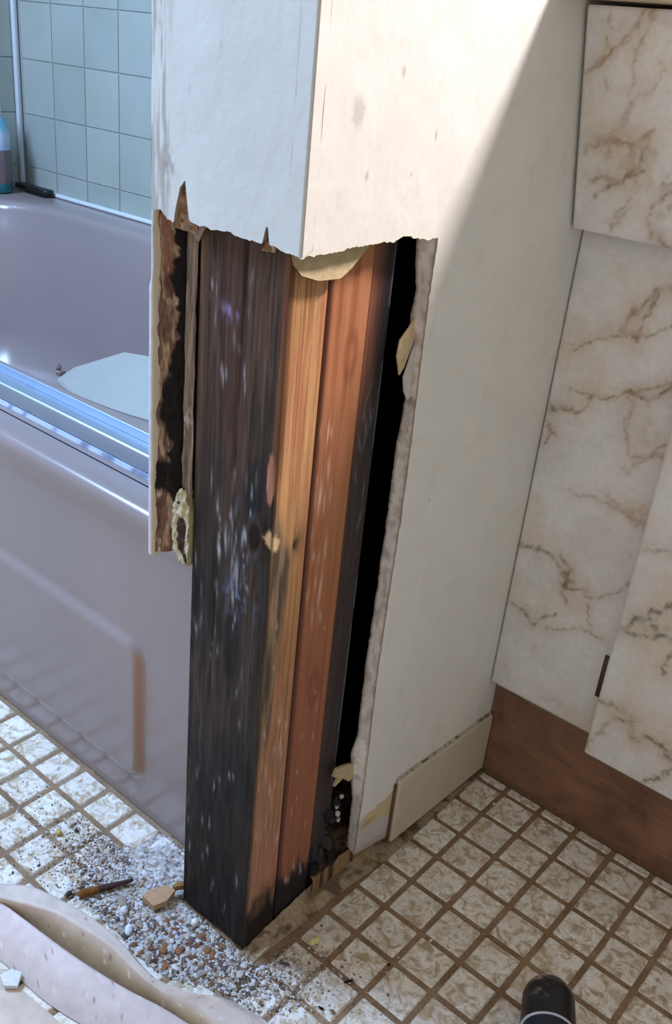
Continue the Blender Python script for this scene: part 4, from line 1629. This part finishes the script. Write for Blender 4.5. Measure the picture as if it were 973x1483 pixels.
lump('plaster_chunk', 100, 1294, (.0045, .004, .0035), (62, 58, 56), 'dark round crumb left of the brown stick', 'rubble', 21, 'plain')
lump('plaster_chunk', 715, 1164, (.0022, .002, .002), (236, 232, 222), 'tiny white crumb in the grout near the base tile end', 'rubble', 22, 'plain')
lump('plaster_chunk', 880, 1345, (.0032, .002, .0018), (240, 236, 228), 'tiny white crumb in the grout at the right of the floor', 'rubble', 23, 'plain')
lump('plaster_chunk', 624, 1362, (.0035, .0015, .0014), (226, 214, 190), 'thin cream crumb in the grout in the middle of the floor', 'rubble', 24, 'plain')
for k, (u, v, ln, rot, lab) in enumerate([(505, 1421, .0058, .95, 'short black mouse-dropping-like splinter on a tile, the longest'), (465, 1460, .0040, .1, 'small black splinter on a tile near the bottom edge'),
                                          (563, 1397, .0020, .3, 'tiny black grain on the grout above the splinters')]):
    x, y, _ = fl(u, v, .0015)
    m = MB()
    chunk(m, (0, 0, 0), (ln, .0014, .0013), lin(34, 28, 24), 1, 40 + k, .15, rot=0)
    o = m.build('black_splinter', M['plain'], None)
    o.location = (x, y, .0014)
    o.rotation_euler = (0, 0, rot)
    tag(o, lab, 'splinter', 'black splinters on the floor tiles')
# brown stick
p0 = np.array(fl(112, 1296, .005))
p1 = np.array(fl(193, 1274, .006))
m = MB()
ts = np.linspace(0, 1, 24)
a = np.linspace(0, 2 * math.pi, 9)
dirv = (p1 - p0) / np.linalg.norm(p1 - p0)
sd_ = np.cross(dirv, [0, 0, 1])
rows = []
cols = []
for t in ts:
    rr = np.interp(t, [0, .06, .4, 1], [.001, .0042, .0036, .0018]) * (1 + .25 * (vnoise(t * 14, .2, 5) - .5))
    rows.append(p0 + (p1 - p0) * t + rr * (np.cos(a)[:, None] * sd_ + np.sin(a)[:, None] * np.array([0, 0, 1])))
    cols.append(np.tile(lin(128, 82, 40) if t < .38 else lin(74, 56, 52), (9, 1)))
m.grid(np.stack(rows, 0), np.stack(cols, 0))
o = m.build('wood_splinter', M['crumbly'])
tag(o, 'brown splintered stick lying across the tiles left of the tan board piece', 'splinter')

# caked plaster dust under the crumbs
m = MB()
X, Y = np.meshgrid(np.linspace(-.36, .02, 320), np.linspace(-.47, -.2915, 160), indexing='ij')
env = 1.1 * np.exp(-((X + .165) / .075) ** 2 - ((Y + .355) / .045) ** 2) + .7 * np.exp(-((X + .215) / .05) ** 2 - ((Y + .315) / .035) ** 2) + .55 * np.exp(-((X + .09) / .05) ** 2 - ((Y + .375) / .03) ** 2)
g = fbm(X * 90, Y * 90, 181, 5)
H = .0034 * (env * (.55 + .9 * g) - .62) - .0002 + .0012 * (fbm(X * 420, Y * 420, 182, 3) - .5)
H = np.minimum(H, .004)
H = np.where((Y > -.341) & (X > -.158) & (X < -.062), -.001, H)
H = np.where((Y > -.341) & (X > -.157), -.001, H)
c = np.tile(lin(186, 180, 174), X.shape + (1,))
c = mixc(c, lin(216, 214, 212), sst(.5, .62, fbm(X * 260, Y * 260, 183, 4)))
c = mixc(c, lin(140, 122, 106), sst(.55, .68, fbm(X * 200, Y * 200, 184, 4)) * .8)
c = mixc(c, lin(92, 76, 66), sst(.62, .72, fbm(X * 340, Y * 340, 185, 3)) * .8)
keep = H > -.0006
n1, n2 = X.shape
fc = gridfaces(n1, n2)
fc = fc[keep.ravel()[fc].any(1)]
used_v = np.unique(fc)
remap = -np.ones(n1 * n2, int)
remap[used_v] = np.arange(len(used_v))
m.add(np.stack([X, Y, H], -1).reshape(-1, 3)[used_v], remap[fc], c.reshape(-1, 3)[used_v])
o = m.build('plaster_dust', M['plain'], floor)
o['kind'] = 'stuff'

# the litter of crumbs around the post
m = MB()
PAL = [(206, 206, 206), (196, 190, 182), (214, 212, 208), (160, 146, 132), (180, 168, 152), (110, 98, 90), (134, 106, 82), (190, 194, 204), (96, 86, 80), (160, 148, 138), (184, 180, 176), (200, 196, 190)]
strip_far = np.array([[0, 1279], [46, 1284], [92, 1305], [139, 1333], [176, 1365], [203, 1397], [231, 1420], [277, 1437], [314, 1444], [365, 1483]])


def litter(n, cu, cv, su, sv, r0, r1, seed, PAL=PAL):
    rs = np.random.RandomState(seed)
    k = 0
    tries = 0
    while k < n and tries < n * 6:
        tries += 1
        u = rs.normal(cu, su)
        v = rs.normal(cv, sv)
        if u < -20 or v > np.interp(u, strip_far[:, 0], strip_far[:, 1]) - 9:
            continue
        x, y, _ = fl(u, v, 0)
        if y > -.292 and x < -.157:
            continue
        if y > -.10 or v > 1476 or u > 960:
            continue
        if y > -.341 and x < -.042:
            continue
        r = rs.uniform(r0, r1) * (1 if rs.rand() > .12 else 1.7)
        c = lin(*PAL[rs.randint(len(PAL))])
        chunk(m, (x, y, r * .4 + .0008 * rs.rand()), (r * rs.uniform(.8, 1.7), r, r * rs.uniform(.3, .6)), c, 1, rs.randint(1 << 30), .3)
        k += 1


litter(4600, 235, 1335, 66, 50, .0005, .0016, 1)
litter(150, 235, 1340, 60, 40, .0018, .0032, 11)
litter(130, 262, 1368, 42, 22, .0012, .0030, 12, [(120, 84, 62), (146, 104, 74), (88, 62, 56), (104, 88, 92)])
litter(2600, 225, 1245, 50, 36, .0004, .0013, 2)
litter(1100, 325, 1405, 58, 34, .0005, .0017, 3)
litter(500, 110, 1210, 60, 50, .0004, .0010, 4)
litter(500, 420, 1420, 60, 40, .0004, .0009, 5)
litter(120, 640, 1330, 150, 70, .0003, .0006, 6)
o = m.build('plaster_litter', M['plain'], None, smooth=False)
tag(o, 'scatter of plaster crumbs, grit and brown splinters over the tiles around the post foot', 'debris', kind='stuff')

for o in list(scene.objects):
    if o.name.startswith('baseboard'):
        pass
